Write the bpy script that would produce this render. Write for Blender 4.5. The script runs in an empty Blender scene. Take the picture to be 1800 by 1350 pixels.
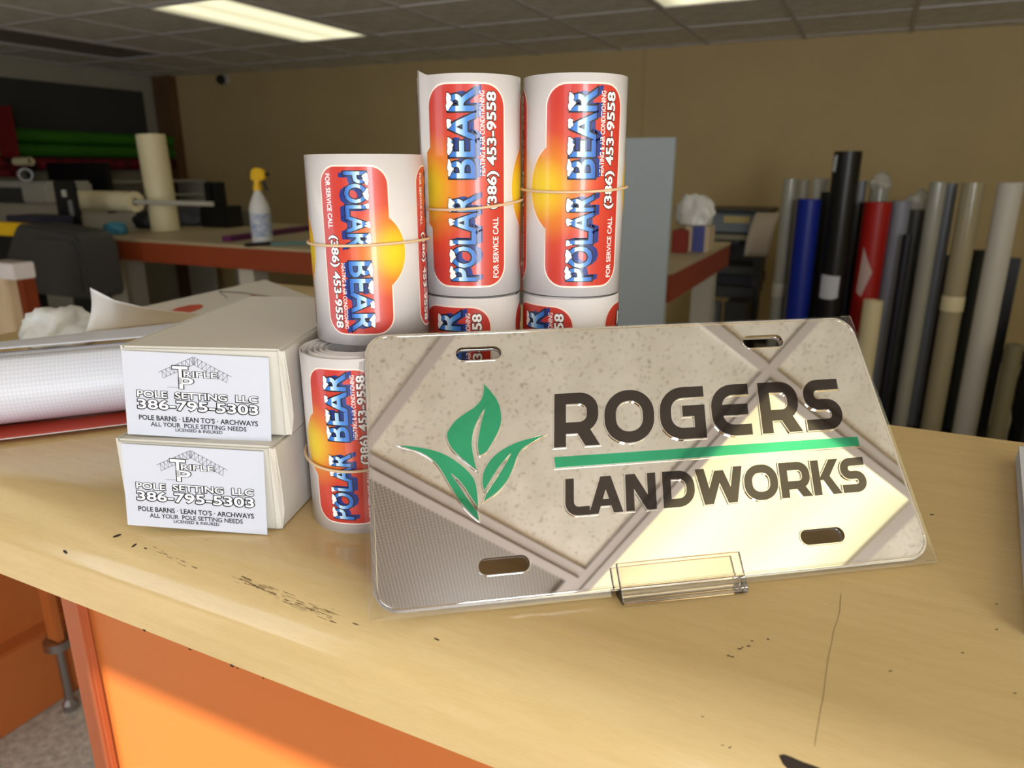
import bpy, bmesh, math, random
from mathutils import Vector, Matrix
random.seed(7)
scene = bpy.context.scene
col = scene.collection

# ------------------------------------------------------------------ camera
F = 1268.0
AX = Vector((0.89839424, 0.12516431, -0.42097705))      # world axes seen in camera space (x right, y down, z forward)
AY = Vector((0.43918982, -0.25665627, 0.86095288))
AZ = AX.cross(AY).normalized()
CT = 1.06                                               # counter top height
EYE = Vector((0, 0, CT + .211))
HC = 2.11                                               # ceiling height
def w2(v): return Vector((AX.dot(v), AY.dot(v), AZ.dot(v)))
cam = bpy.data.cameras.new('camera'); cam_o = bpy.data.objects.new('camera', cam); col.objects.link(cam_o)
cam.sensor_width = 36; cam.sensor_fit = 'HORIZONTAL'; cam.lens = F / 1800 * 36; cam.clip_start = .01; cam.clip_end = 60
r_, u_, f_ = w2(Vector((1, 0, 0))), -w2(Vector((0, 1, 0))), w2(Vector((0, 0, 1)))
cam_o.matrix_world = Matrix(((r_.x, u_.x, -f_.x, EYE.x), (r_.y, u_.y, -f_.y, EYE.y), (r_.z, u_.z, -f_.z, EYE.z), (0, 0, 0, 1)))
cam.dof.use_dof = True; cam.dof.focus_distance = .44; cam.dof.aperture_fstop = 10
scene.camera = cam_o
# ------------------------------------------------------------------ light
world = bpy.data.worlds.new('sky'); scene.world = world; world.use_nodes = True
wn = world.node_tree.nodes['Background']; wn.inputs[0].default_value = (.62, .78, 1, 1); wn.inputs[1].default_value = 1.2
sun = bpy.data.lights.new('sun', 'SUN'); sun.energy = 9; sun.angle = .009; sun.color = (1, .86, .66)
sun_o = bpy.data.objects.new('sun', sun); col.objects.link(sun_o)
sun_dir = Vector((-.15, 1, -.57)).normalized()
sun_o.rotation_euler = sun_dir.to_track_quat('-Z', 'Y').to_euler()
WINDOWS = [(-.285, .36), (1.35, 2.15), (-2.9, -1.45)]                  # shop-front panes behind the photographer
WY, WZ0, WZ1 = -1.6, .25, 2.03
for i, (a, b) in enumerate(WINDOWS):
    L = bpy.data.lights.new('window_daylight', 'AREA'); L.shape = 'RECTANGLE'; L.size = b - a - .06; L.size_y = WZ1 - WZ0 - .06
    L.energy = (6.5, 88, 15)[i]; L.color = (.90, .96, 1)
    o = bpy.data.objects.new('window_daylight', L); col.objects.link(o)
    o.location = ((a + b) / 2, WY - .02, (WZ0 + WZ1) / 2); o.rotation_euler = Vector((0, 1, 0)).to_track_quat('-Z', 'Z').to_euler()
LAMP = 1.12                                             # radiance of the ceiling lights
scene.view_settings.view_transform = 'Standard'; scene.view_settings.look = 'None'
scene.view_settings.exposure = 0; scene.view_settings.gamma = 1; scene.view_settings.use_curve_mapping = False

# ------------------------------------------------------------------ helpers
def ray(u, v): return w2(Vector(((u - 900) / F, (v - 675) / F, 1)))
def at_z(u, v, z): r = ray(u, v); return EYE + r * ((z - EYE.z) / r.z)
def at_y(u, v, y): r = ray(u, v); return EYE + r * ((y - EYE.y) / r.y)
def at_x(u, v, x): r = ray(u, v); return EYE + r * ((x - EYE.x) / r.x)

def lin(c):
    return tuple((x / 255 / 12.92 if x <= 10 else ((x / 255 + .055) / 1.055) ** 2.4) for x in c) + (1,)
MATS = {}
def mat(name, c, rough=.5, metal=0, spec=.5, emit=0, trans=0, ior=1.45, noise=0, nscale=40, stretch=(1, 1, 1), bump=0, bscale=80, coat=0, alpha=None, c2=None):
    if name in MATS: return MATS[name]
    m = bpy.data.materials.new(name); m.use_nodes = True; nt = m.node_tree; b = nt.nodes['Principled BSDF']
    b.inputs['Base Color'].default_value = lin(c); b.inputs['Roughness'].default_value = rough; b.inputs['Metallic'].default_value = metal
    b.inputs['Specular IOR Level'].default_value = spec; b.inputs['IOR'].default_value = ior
    b.inputs['Transmission Weight'].default_value = trans; b.inputs['Coat Weight'].default_value = coat
    b.inputs['Coat Roughness'].default_value = .08
    if alpha is not None: b.inputs['Alpha'].default_value = alpha
    if emit:
        b.inputs['Emission Color'].default_value = lin(c); b.inputs['Emission Strength'].default_value = emit
    if noise or bump:
        tc = nt.nodes.new('ShaderNodeTexCoord'); mp = nt.nodes.new('ShaderNodeMapping'); mp.inputs['Scale'].default_value = stretch
        nt.links.new(tc.outputs['Object'], mp.inputs[0])
    if noise:
        n = nt.nodes.new('ShaderNodeTexNoise'); n.inputs['Scale'].default_value = nscale; n.inputs['Detail'].default_value = 5
        nt.links.new(mp.outputs[0], n.inputs['Vector'])
        rp = nt.nodes.new('ShaderNodeValToRGB'); k = 1 - noise
        a = lin(c); d = lin(c2) if c2 else tuple(x * k for x in a[:3]) + (1,)
        rp.color_ramp.elements[0].color = d; rp.color_ramp.elements[0].position = .3
        rp.color_ramp.elements[1].color = a; rp.color_ramp.elements[1].position = .7
        nt.links.new(n.outputs[0], rp.inputs[0]); nt.links.new(rp.outputs[0], b.inputs['Base Color'])
    if bump:
        n2 = nt.nodes.new('ShaderNodeTexNoise'); n2.inputs['Scale'].default_value = bscale; n2.inputs['Detail'].default_value = 4
        nt.links.new(mp.outputs[0], n2.inputs['Vector'])
        bp = nt.nodes.new('ShaderNodeBump'); bp.inputs['Strength'].default_value = bump; bp.inputs['Distance'].default_value = .002
        nt.links.new(n2.outputs[0], bp.inputs['Height']); nt.links.new(bp.outputs[0], b.inputs['Normal'])
    MATS[name] = m
    return m

def attr_ramp(name, kind, stops, rough=.35, coat=.3, centre=(0, 0), radius=1):
    """printed colour gradient: along y ('y') or around a centre ('r') of the print's own coordinates (attribute 'ink')"""
    m = bpy.data.materials.new(name); m.use_nodes = True; nt = m.node_tree; b = nt.nodes['Principled BSDF']
    b.inputs['Roughness'].default_value = rough; b.inputs['Coat Weight'].default_value = coat; b.inputs['Coat Roughness'].default_value = .06
    at = nt.nodes.new('ShaderNodeAttribute'); at.attribute_name = 'ink'
    rp = nt.nodes.new('ShaderNodeValToRGB')
    e = rp.color_ramp.elements
    while len(e) < len(stops): e.new(.5)
    for i, (p, c) in enumerate(stops): e[i].position = p; e[i].color = lin(c)
    if kind == 'y':
        s = nt.nodes.new('ShaderNodeSeparateXYZ'); nt.links.new(at.outputs['Vector'], s.inputs[0]); nt.links.new(s.outputs[1], rp.inputs[0])
    else:
        d = nt.nodes.new('ShaderNodeVectorMath'); d.operation = 'DISTANCE'; d.inputs[1].default_value = (centre[0], centre[1], 0)
        nt.links.new(at.outputs['Vector'], d.inputs[0])
        mu = nt.nodes.new('ShaderNodeMath'); mu.operation = 'DIVIDE'; mu.inputs[1].default_value = radius
        nt.links.new(d.outputs['Value'], mu.inputs[0]); nt.links.new(mu.outputs[0], rp.inputs[0])
    nt.links.new(rp.outputs[0], b.inputs['Base Color'])
    return m

def tag(o, label, cat, group=None):
    o['label'] = label; o['category'] = cat
    if group: o['group'] = group
    return o
def struct(o): o['kind'] = 'structure'; return o
def empty(name, loc, rz=0, label=None, cat=None, group=None):
    o = bpy.data.objects.new(name, None); col.objects.link(o); o.location = loc; o.rotation_euler = (0, 0, rz); o.empty_display_size = .02
    if label: tag(o, label, cat, group)
    return o
def link(name, me, m, parent=None, smooth=False):
    if m and not me.materials: me.materials.append(m)
    if smooth:
        for p in me.polygons: p.use_smooth = True
    o = bpy.data.objects.new(name, me); col.objects.link(o)
    if parent: o.parent = parent
    return o

class MB:
    """collects shapes in one bmesh; build() links them as one mesh object"""
    def __init__(s): s.bm = bmesh.new()
    def add(s, vs, fs, M=None):
        v = [s.bm.verts.new(M @ Vector(p) if M else p) for p in vs]
        for f in fs:
            try: s.bm.faces.new([v[i] for i in f])
            except ValueError: pass
        return s
    def box(s, x0, x1, y0, y1, z0, z1, M=None):
        vs = [(x0, y0, z0), (x1, y0, z0), (x1, y1, z0), (x0, y1, z0), (x0, y0, z1), (x1, y0, z1), (x1, y1, z1), (x0, y1, z1)]
        return s.add(vs, [(3, 2, 1, 0), (4, 5, 6, 7), (0, 1, 5, 4), (1, 2, 6, 5), (2, 3, 7, 6), (3, 0, 4, 7)], M)
    def lathe(s, prof, n=32, M=None, cap0=True, cap1=True):
        vs, fs = [], []
        for r, z in prof:
            for k in range(n):
                a = 2 * math.pi * k / n; vs.append((r * math.cos(a), r * math.sin(a), z))
        for i in range(len(prof) - 1):
            for k in range(n):
                fs.append((i * n + k, i * n + (k + 1) % n, (i + 1) * n + (k + 1) % n, (i + 1) * n + k))
        if cap0: fs.append(tuple(reversed(range(n))))
        if cap1: fs.append(tuple((len(prof) - 1) * n + k for k in range(n)))
        return s.add(vs, fs, M)
    def tube(s, path, r, n=8, closed=False, r2=None):
        path = [Vector(p) for p in path]; m = len(path); vs, fs = [], []
        for i, p in enumerate(path):
            a = path[(i - 1) % m] if (closed or i) else p; b = path[(i + 1) % m] if (closed or i < m - 1) else p
            t = (b - a).normalized(); up = Vector((0, 0, 1)) if abs(t.z) < .95 else Vector((1, 0, 0))
            x = t.cross(up).normalized(); y = x.cross(t)
            rr = r if r2 is None else r + (r2 - r) * i / (m - 1)
            for k in range(n):
                q = 2 * math.pi * k / n; vs.append(p + x * rr * math.cos(q) + y * rr * math.sin(q))
        for i in range(m if closed else m - 1):
            j = (i + 1) % m
            for k in range(n): fs.append((i * n + k, j * n + k, j * n + (k + 1) % n, i * n + (k + 1) % n))
        if not closed: fs += [tuple(range(n)), tuple(reversed([(m - 1) * n + k for k in range(n)]))]
        return s.add(vs, fs)
    def prism(s, poly, z0, z1, M=None):
        n = len(poly)
        vs = [(x, y, z0) for x, y in poly] + [(x, y, z1) for x, y in poly]
        fs = [tuple(reversed(range(n))), tuple(range(n, 2 * n))] + [(i, (i + 1) % n, n + (i + 1) % n, n + i) for i in range(n)]
        return s.add(vs, fs, M)
    def build(s, name, m, parent=None, smooth=None, bevel=0, segs=2, tri=False):
        bm = s.bm
        bmesh.ops.recalc_face_normals(bm, faces=bm.faces)
        if bevel:
            es = [e for e in bm.edges if len(e.link_faces) == 2 and e.calc_face_angle(0) > .6]
            bmesh.ops.bevel(bm, geom=es, offset=bevel, segments=segs, affect='EDGES', clamp_overlap=True)
        if tri: bmesh.ops.triangulate(bm, faces=[f for f in bm.faces if len(f.verts) > 4])
        me = bpy.data.meshes.new(name); bm.to_mesh(me); bm.free()
        o = link(name, me, m, parent)
        if smooth is not None:
            for p in me.polygons: p.use_smooth = True
            me.set_sharp_from_angle(angle=math.radians(smooth))
        return o
def MAT(loc=(0, 0, 0), rz=0, rx=0, ry=0):
    return Matrix.Translation(loc) @ Matrix.Rotation(rz, 4, 'Z') @ Matrix.Rotation(rx, 4, 'X') @ Matrix.Rotation(ry, 4, 'Y')
def frame(o, x, y, z):
    return Matrix(((x[0], y[0], z[0], o[0]), (x[1], y[1], z[1], o[1]), (x[2], y[2], z[2], o[2]), (0, 0, 0, 1)))
def copy_tree(o, parent=None):
    c = o.copy(); col.objects.link(c); c.parent = parent
    for ch in list(o.children): copy_tree(ch, c)
    return c

# flat text as (points, triangles), fitted to a box
_tc = {}
def text_geo(s, bold=0, res=3):
    k = (s, bold, res)
    if k in _tc: return _tc[k]
    cu = bpy.data.curves.new('t', 'FONT'); cu.body = s; cu.size = 1; cu.offset = bold; cu.resolution_u = res; cu.fill_mode = 'FRONT'
    o = bpy.data.objects.new('t', cu); col.objects.link(o)
    dg = bpy.context.evaluated_depsgraph_get(); me = o.evaluated_get(dg).to_mesh()
    vs = [(v.co.x, v.co.y) for v in me.vertices]; fs = [tuple(p.vertices) for p in me.polygons]
    o.evaluated_get(dg).to_mesh_clear(); bpy.data.objects.remove(o); bpy.data.curves.remove(cu)
    _tc[k] = (vs, fs); return vs, fs
def text_fit(s, x0, x1, y0, y1, bold=0, ref=None):
    """text scaled to fill a box; ref = bold value whose extents are used for the fit (so that outline layers register)"""
    rv, _ = text_geo(s, 0 if ref is None else ref); vs, fs = text_geo(s, bold)
    ax, bx = min(v[0] for v in rv), max(v[0] for v in rv); ay, by = min(v[1] for v in rv), max(v[1] for v in rv)
    return [(x0 + (x - ax) / (bx - ax) * (x1 - x0), y0 + (y - ay) / (by - ay) * (y1 - y0)) for x, y in vs], fs
def rpoly(pts, rad, closed=False, n=6):
    """polyline with rounded corners"""
    out = []; m = len(pts)
    for i, p in enumerate(pts):
        p = Vector(p); r = rad[i] if isinstance(rad, (list, tuple)) else rad
        if (not closed and i in (0, m - 1)) or r <= 0: out.append((p.x, p.y)); continue
        a = (Vector(pts[i - 1]) - p); b = (Vector(pts[(i + 1) % m]) - p)
        ua, ub = a.normalized(), b.normalized(); ang = ua.angle(ub); d = r / math.tan(ang / 2)
        d = min(d, a.length * .5, b.length * .5); r = d * math.tan(ang / 2)
        c = p + (ua + ub).normalized() * (r / math.sin(ang / 2)); s0 = p + ua * d - c; s1 = p + ub * d - c
        t0 = math.atan2(s0.y, s0.x); dt = math.atan2(s1.y, s1.x) - t0
        while dt > math.pi: dt -= 2 * math.pi
        while dt < -math.pi: dt += 2 * math.pi
        for k in range(n + 1):
            t = t0 + dt * k / n; out.append((c.x + r * math.cos(t), c.y + r * math.sin(t)))
    return out
def stroke(pts, w, closed=False, ext=0):
    """polyline turned into left / right offset rails"""
    P = [Vector(p) for p in pts]; Q = []
    for p in P:
        if not Q or (p - Q[-1]).length > 1e-6: Q.append(p)
    P = Q
    if closed and (P[0] - P[-1]).length < 1e-6: P.pop()
    if not closed and ext:
        P[0] = P[0] + (P[0] - P[1]).normalized() * ext; P[-1] = P[-1] + (P[-1] - P[-2]).normalized() * ext
    n = len(P); Lr, Rr = [], []
    for i, p in enumerate(P):
        a = P[i - 1] if (closed or i) else None; b = P[(i + 1) % n] if (closed or i < n - 1) else None
        t0 = (p - a).normalized() if a is not None else (b - p).normalized(); t1 = (b - p).normalized() if b is not None else t0
        n0, n1 = Vector((-t0.y, t0.x)), Vector((-t1.y, t1.x)); mm = (n0 + n1).normalized(); k = w / 2 / max(.4, mm.dot(n0))
        Lr.append(p + mm * k); Rr.append(p - mm * k)
    return Lr, Rr
def smooth_closed(pts, sharp, n=5):
    """Catmull-Rom through a closed outline, keeping the listed vertices sharp"""
    out = []; m = len(pts)
    for i in range(m):
        p0, p1, p2, p3 = (Vector(pts[(i + k) % m]) for k in (-1, 0, 1, 2))
        if i in sharp: p0 = p1
        if (i + 1) % m in sharp: p3 = p2
        for k in range(n):
            t = k / n
            out.append(.5 * ((2 * p1) + (p2 - p0) * t + (2 * p0 - 5 * p1 + 4 * p2 - p3) * t * t + (3 * p1 - p0 - 3 * p2 + p3) * t ** 3))
    return [(p.x, p.y) for p in out]

# ------------------------------------------------------------------ materials
M_wall = mat('painted_wall', (196, 172, 122), .7, noise=.08, nscale=3, bump=.15, bscale=60)
M_wallw = mat('white_wall', (170, 165, 148), .7, noise=.08, nscale=5)
M_orange = mat('orange_laminate', (190, 106, 50), .45, noise=.06, nscale=4)
M_orange_d = mat('orange_edge', (166, 88, 52), .5)
M_red_edge = mat('red_brown_edge', (140, 62, 30), .45)
M_carpet = mat('carpet', (210, 201, 187), .95, noise=.45, nscale=55, bump=1, bscale=200)
M_white = mat('white_vinyl', (224, 217, 215), .25, coat=.6)
M_border = mat('label_cream', (246, 226, 212), .35, coat=.3)
M_paper = mat('white_card_stock', (206, 209, 220), .6)
M_box = mat('grey_board', (214, 209, 198), .7, noise=.05, nscale=10, bump=.08, bscale=40)
M_ink = mat('black_ink', (24, 24, 28), .5)
M_inkw = mat('white_ink', (240, 240, 242), .45)
M_black = mat('black_plastic', (20, 20, 21), .4)
M_dark = mat('dark_grey_plastic', (62, 61, 58), .5)
M_grey = mat('grey_plastic', (120, 120, 116), .5)
M_light = mat('pale_grey_plastic', (186, 182, 168), .5)
M_cream = mat('cream_vinyl', (226, 214, 172), .45)
M_steel = mat('steel', (170, 170, 172), .3, metal=1)
M_rubber = mat('rubber_band', (222, 190, 150), .5)
M_acrylic = mat('clear_acrylic', (246, 238, 232), .02, trans=1, ior=1.49)
M_board = mat('pale_blue_board', (150, 158, 158), .55)

def counter_mat():
    m = bpy.data.materials.new('maple_laminate'); m.use_nodes = True; nt = m.node_tree; b = nt.nodes['Principled BSDF']; N = nt.nodes.new
    tc = N('ShaderNodeTexCoord')
    def noise(scale, st, det=5, rough=.6):
        mp = N('ShaderNodeMapping'); mp.inputs['Scale'].default_value = st; nt.links.new(tc.outputs['Object'], mp.inputs[0])
        n = N('ShaderNodeTexNoise'); n.inputs['Scale'].default_value = scale; n.inputs['Detail'].default_value = det; n.inputs['Roughness'].default_value = rough
        nt.links.new(mp.outputs[0], n.inputs['Vector']); return n.outputs[0]
    def ramp(i, st):
        r = N('ShaderNodeValToRGB'); e = r.color_ramp.elements
        for k, (p, c) in enumerate(st):
            if k > 1: e.new(p)
            e[k].position = p; e[k].color = c
        nt.links.new(i, r.inputs[0]); return r.outputs[0]
    def mix(a, bb, f, mode='MIX'):
        x = N('ShaderNodeMix'); x.data_type = 'RGBA'; x.blend_type = mode
        for s, v in ((x.inputs[6], a), (x.inputs[7], bb), (x.inputs[0], f)):
            if hasattr(v, 'links'): nt.links.new(v, s)
            else: s.default_value = v
        return x.outputs[2]
    grain = ramp(noise(16, (1, 9, 9)), [(.3, lin((210, 181, 126))), (.72, lin((218, 190, 136)))])
    fine = ramp(noise(120, (1, 14, 14), 3), [(.35, (.9, .89, .86, 1)), (.6, (1, 1, 1, 1))])
    c = mix(grain, fine, .5, 'MULTIPLY')
    # scuffs: short dark dashes running with the grain, thin and scattered
    sc = ramp(noise(70, (1, 5, 5), 2), [(.735, (0, 0, 0, 1)), (.78, (1, 1, 1, 1))])
    gate = ramp(noise(9, (1, 1, 1), 2), [(.5, (0, 0, 0, 1)), (.62, (1, 1, 1, 1))])
    f = mix(sc, gate, 1.0, 'MULTIPLY')
    c = mix(c, lin((120, 88, 50)), f)
    wear = ramp(noise(26, (1, 3, 3), 6, .75), [(.66, (0, 0, 0, 1)), (.8, (.3, .3, .3, 1))])
    c = mix(c, lin((238, 212, 168)), wear)
    nt.links.new(c, b.inputs['Base Color']); b.inputs['Roughness'].default_value = .24
    rr = ramp(noise(12, (1, 4, 4), 4), [(.3, (.10, .10, .10, 1)), (.7, (.22, .22, .22, 1))]); nt.links.new(rr, b.inputs['Roughness'])
    bp = N('ShaderNodeBump'); bp.inputs['Strength'].default_value = .06; bp.inputs['Distance'].default_value = .001
    nt.links.new(noise(90, (1, 3, 3), 3), bp.inputs['Height']); nt.links.new(bp.outputs[0], b.inputs['Normal'])
    return m
M_counter = counter_mat()

def tile_mat():
    m = bpy.data.materials.new('acoustic_tile'); m.use_nodes = True; nt = m.node_tree; b = nt.nodes['Principled BSDF']; N = nt.nodes.new
    tc = N('ShaderNodeTexCoord')
    n = N('ShaderNodeTexNoise'); n.inputs['Scale'].default_value = 135; n.inputs['Detail'].default_value = 2; n.inputs['Roughness'].default_value = .5
    n2 = N('ShaderNodeTexNoise'); n2.inputs['Scale'].default_value = 9; n2.inputs['Detail'].default_value = 3
    for q in (n, n2): nt.links.new(tc.outputs['Object'], q.inputs['Vector'])
    r = N('ShaderNodeValToRGB'); e = r.color_ramp.elements
    e[0].position = .30; e[0].color = lin((184, 178, 164)); e[1].position = .40; e[1].color = lin((238, 237, 230))
    nt.links.new(n.outputs[0], r.inputs[0])
    r2 = N('ShaderNodeValToRGB'); r2.color_ramp.elements[0].color = (.86, .85, .82, 1); r2.color_ramp.elements[0].position = .35; r2.color_ramp.elements[1].position = .65
    nt.links.new(n2.outputs[0], r2.inputs[0])
    x = N('ShaderNodeMix'); x.data_type = 'RGBA'; x.blend_type = 'MULTIPLY'; x.inputs[0].default_value = 1
    nt.links.new(r.outputs[0], x.inputs[6]); nt.links.new(r2.outputs[0], x.inputs[7]); nt.links.new(x.outputs[2], b.inputs['Base Color'])
    b.inputs['Roughness'].default_value = .9
    return m
M_tile = tile_mat()

def lens_mat(name, lit):
    """prismatic light lens; lit ones glow, brightest under the two tubes"""
    m = bpy.data.materials.new(name); m.use_nodes = True; nt = m.node_tree; b = nt.nodes['Principled BSDF']; N = nt.nodes.new
    tc = N('ShaderNodeTexCoord')
    v = N('ShaderNodeTexVoronoi'); v.voronoi_dimensions = '2D'; v.feature = 'DISTANCE_TO_EDGE'; v.inputs['Scale'].default_value = 125; v.inputs['Randomness'].default_value = 0
    mp = N('ShaderNodeMapping'); mp.inputs['Rotation'].default_value = (0, 0, math.radians(45)); nt.links.new(tc.outputs['Object'], mp.inputs[0]); nt.links.new(mp.outputs[0], v.inputs['Vector'])
    r = N('ShaderNodeValToRGB'); e = r.color_ramp.elements; e[0].position = .12; e[1].position = .34
    a, d = ((250, 246, 205), (250, 248, 215)) if lit else ((96, 90, 86), (206, 198, 186))
    e[0].color = lin(a); e[1].color = lin(d); nt.links.new(v.outputs['Distance'], r.inputs[0]); nt.links.new(r.outputs[0], b.inputs['Base Color'])
    b.inputs['Roughness'].default_value = .35
    if lit:
        s = N('ShaderNodeSeparateXYZ'); nt.links.new(tc.outputs['Object'], s.inputs[0])
        ab = N('ShaderNodeMath'); ab.operation = 'ABSOLUTE'; nt.links.new(s.outputs[0], ab.inputs[0])
        rr = N('ShaderNodeValToRGB'); q = rr.color_ramp.elements; q[0].position = 0; q[0].color = (.72, .72, .72, 1); q[1].position = .11; q[1].color = (1, 1, 1, 1)
        k = q.new(.16); k.color = (1, 1, 1, 1); k = q.new(.24); k.color = (.52, .52, .52, 1); k = q.new(.3); k.color = (.34, .34, .34, 1)
        nt.links.new(ab.outputs[0], rr.inputs[0])
        mu = N('ShaderNodeMath'); mu.operation = 'MULTIPLY'; mu.inputs[1].default_value = LAMP; nt.links.new(rr.outputs[0], mu.inputs[0])
        b.inputs['Emission Color'].default_value = lin((255, 249, 208)); nt.links.new(mu.outputs[0], b.inputs['Emission Strength'])
    return m
M_lens_on, M_lens_off = lens_mat('lit_lens', True), lens_mat('unlit_lens', False)

# ------------------------------------------------------------------ the room
XL, XR = -6.33, 2.7
WB0, WB1 = Vector((-6.33, 5.22, 0)), Vector((XR, 5.22 + (XR + 6.33) * .0727, 0))     # back wall line
flo = struct(MB().box(XL - .1, XR + .1, WY - .1, 6.1, -.05, 0).build('floor', M_carpet))
d = (WB1 - WB0).normalized(); nrm = Vector((-d.y, d.x, 0)); wl = (WB1 - WB0).length
MW = frame(WB0, d, nrm, (0, 0, 1))
wb = struct(MB().box(0, wl, 0, .1, 0, HC + .1).build('wall_back', M_wall)); wb.matrix_world = MW
seam = (at_z(1127, 80, HC) - WB0).dot(d)
for k in range(-3, 4):                                           # panelling battens
    x = seam + k * 1.22
    if .1 < x < wl - .1: MB().box(x - .006, x + .006, -.004 if k else -.012, .0, 0, HC).build('batten', M_wall, wb)
wlft = struct(MB().box(XL - .1, XL, WY, 5.35, 0, HC + .1).build('wall_left', M_wallw))
wr = struct(MB().box(XR, XR + .1, WY, 6, 0, HC + .1).build('wall_right', M_wall))
mb = MB()
xs = [XL] + [v for w in sorted(WINDOWS) for v in w] + [XR]
for k in range(0, len(xs), 2): mb.box(xs[k], xs[k + 1], WY - .1, WY, 0, HC + .1)
for k in range(1, len(xs) - 1, 2): mb.box(xs[k], xs[k + 1], WY - .1, WY, 0, WZ0); mb.box(xs[k], xs[k + 1], WY - .1, WY, WZ1, HC + .1)
struct(mb.build('wall_front', M_wall))
M_alu = mat('aluminium_frame', (150, 150, 150), .4, metal=.8)
for i, (a, b) in enumerate(WINDOWS):
    w = empty('window_%d' % (i + 1), (a, WY, WZ0)); struct(w)
    for n, q in (('frame', (0, .05, -.07, 0, 0, WZ1 - WZ0)), ('frame', (b - a - .05, b - a, -.07, 0, 0, WZ1 - WZ0)), ('frame', (.05, b - a - .05, -.07, 0, 0, .05)), ('frame', (.05, b - a - .05, -.07, 0, WZ1 - WZ0 - .03, WZ1 - WZ0))):
        MB().box(*q).build(n, M_alu, w)
# ceiling: slab, T-bars, one object for each tile and each light
GX0, GY0, PX, PY = .70, .44, .63, .638
M_bar = mat('ceiling_bar', (200, 195, 194), .6)
ceil = struct(MB().box(XL - .1, XR + .1, WY - .1, 6.1, HC + .06, HC + .1).build('ceiling', M_dark))
i0, i1 = math.floor((XL - GX0) / PX), math.ceil((XR - GX0) / PX); j0, j1 = math.floor((WY - GY0) / PY), math.ceil((5.9 - GY0) / PY)
def fixture(ci, cj, lit, label, group=None, length=2):
    x, y = GX0 + (ci + .5) * PX, GY0 + (cj + length / 2) * PY
    e = empty('ceiling_light', (x, y, HC), 0, label, 'ceiling light', group)
    hx, hy = PX / 2 - .014, length * PY / 2 - .014
    mb = MB()
    for q in ((-hx, hx, -hy, -hy + .022), (-hx, hx, hy - .022, hy), (-hx, -hx + .022, -hy + .022, hy - .022), (hx - .022, hx, -hy + .022, hy - .022)): mb.box(*q, -.006, .05)
    mb.build('frame', M_bar, e)
    MB().box(-hx + .022, hx - .022, -hy + .022, hy - .022, .004, .01).build('lens', M_lens_on if lit else M_lens_off, e)
    return {(ci, cj + k) for k in range(length)}
used = set()
used |= fixture(0, -2, True, 'lit fluorescent ceiling panel right above the counter')
used |= fixture(-1, -3, False, 'unlit prismatic ceiling panel above the front of the counter')
used |= fixture(-7, 4, True, 'lit fluorescent ceiling panel above the long work table')
used |= fixture(-3, 4, True, 'lit fluorescent ceiling panel nearest the leaning vinyl rolls')
used |= fixture(-10, 4, False, 'dark unlit ceiling panel near the left wall')
used |= fixture(2, 2, True, 'lit fluorescent ceiling panel towards the right wall')
used |= fixture(1, 5, True, 'added out-of-view lit ceiling panel brightening the far right part of the shop')  # out-of-view panel added to brighten the right of the back wall
used |= fixture(1, 1, True, 'added out-of-view lit ceiling panel behind the counter, next to the right-hand aisle')  # unseen panel, added to lift the light around the counter
used |= fixture(2, -2, True, 'added out-of-view lit ceiling panel by the window nearest the right wall')  # also unseen, added for more light on the counter's right side
used |= fixture(-5, -2, True, 'lit fluorescent ceiling panel by the shop windows')
for i in range(i0, i1 + 1):                                       # bars run between the fixtures, never across one
    x = GX0 + i * PX
    if not XL < x < XR: continue
    run = None
    for j in range(j0, j1 + 1):
        y = GY0 + j * PY
        if run is None: run = max(y, WY)
        if j == j1: MB().box(x - .012, x + .012, run, 5.9, HC - .002, HC + .03).build('grid_bar', M_bar, ceil)
for j in range(j0, j1 + 1):
    y = GY0 + j * PY
    if not WY < y < 5.9: continue
    run = XL
    for i in range(i0, i1 + 1):
        if (i, j) in used and (i, j - 1) in used:
            x = GX0 + i * PX; MB().box(run, x + .012, y - .012, y + .012, HC - .0015, HC + .029).build('grid_bar', M_bar, ceil); run = x + PX - .012
    MB().box(run, XR, y - .012, y + .012, HC - .0015, HC + .029).build('grid_bar', M_bar, ceil)
tme = None
for i in range(i0, i1 + 1):
    for j in range(j0, j1 + 1):
        if (i, j) in used: continue
        x, y = GX0 + (i + .5) * PX, GY0 + (j + .5) * PY
        x0, x1, y0, y1 = max(x - PX / 2, XL), min(x + PX / 2, XR), max(y - PY / 2, WY), min(y + PY / 2, 5.9)
        if x1 - x0 < .03 or y1 - y0 < .03: continue
        if x1 - x0 > PX - .001 and y1 - y0 > PY - .001:
            if tme is None:
                t = MB().box(-PX / 2 + .008, PX / 2 - .008, -PY / 2 + .008, PY / 2 - .008, .004, .018).build('ceiling_tile', M_tile, ceil, bevel=.003, segs=1); tme = t.data
            else: t = link('ceiling_tile', tme, None, ceil)
        else: t = MB().box(x0 - x + .008, x1 - x - .008, y0 - y + .008, y1 - y - .008, .004, .018).build('ceiling_tile', M_tile, ceil, bevel=.003, segs=1)
        t.location = (x, y, HC + random.uniform(-.001, .002))
# baseboard
bbz = struct(MB().box(0, wl, -.015, 0, 0, .1).build('baseboard_back', M_dark)); bbz.matrix_world = MW

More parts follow.
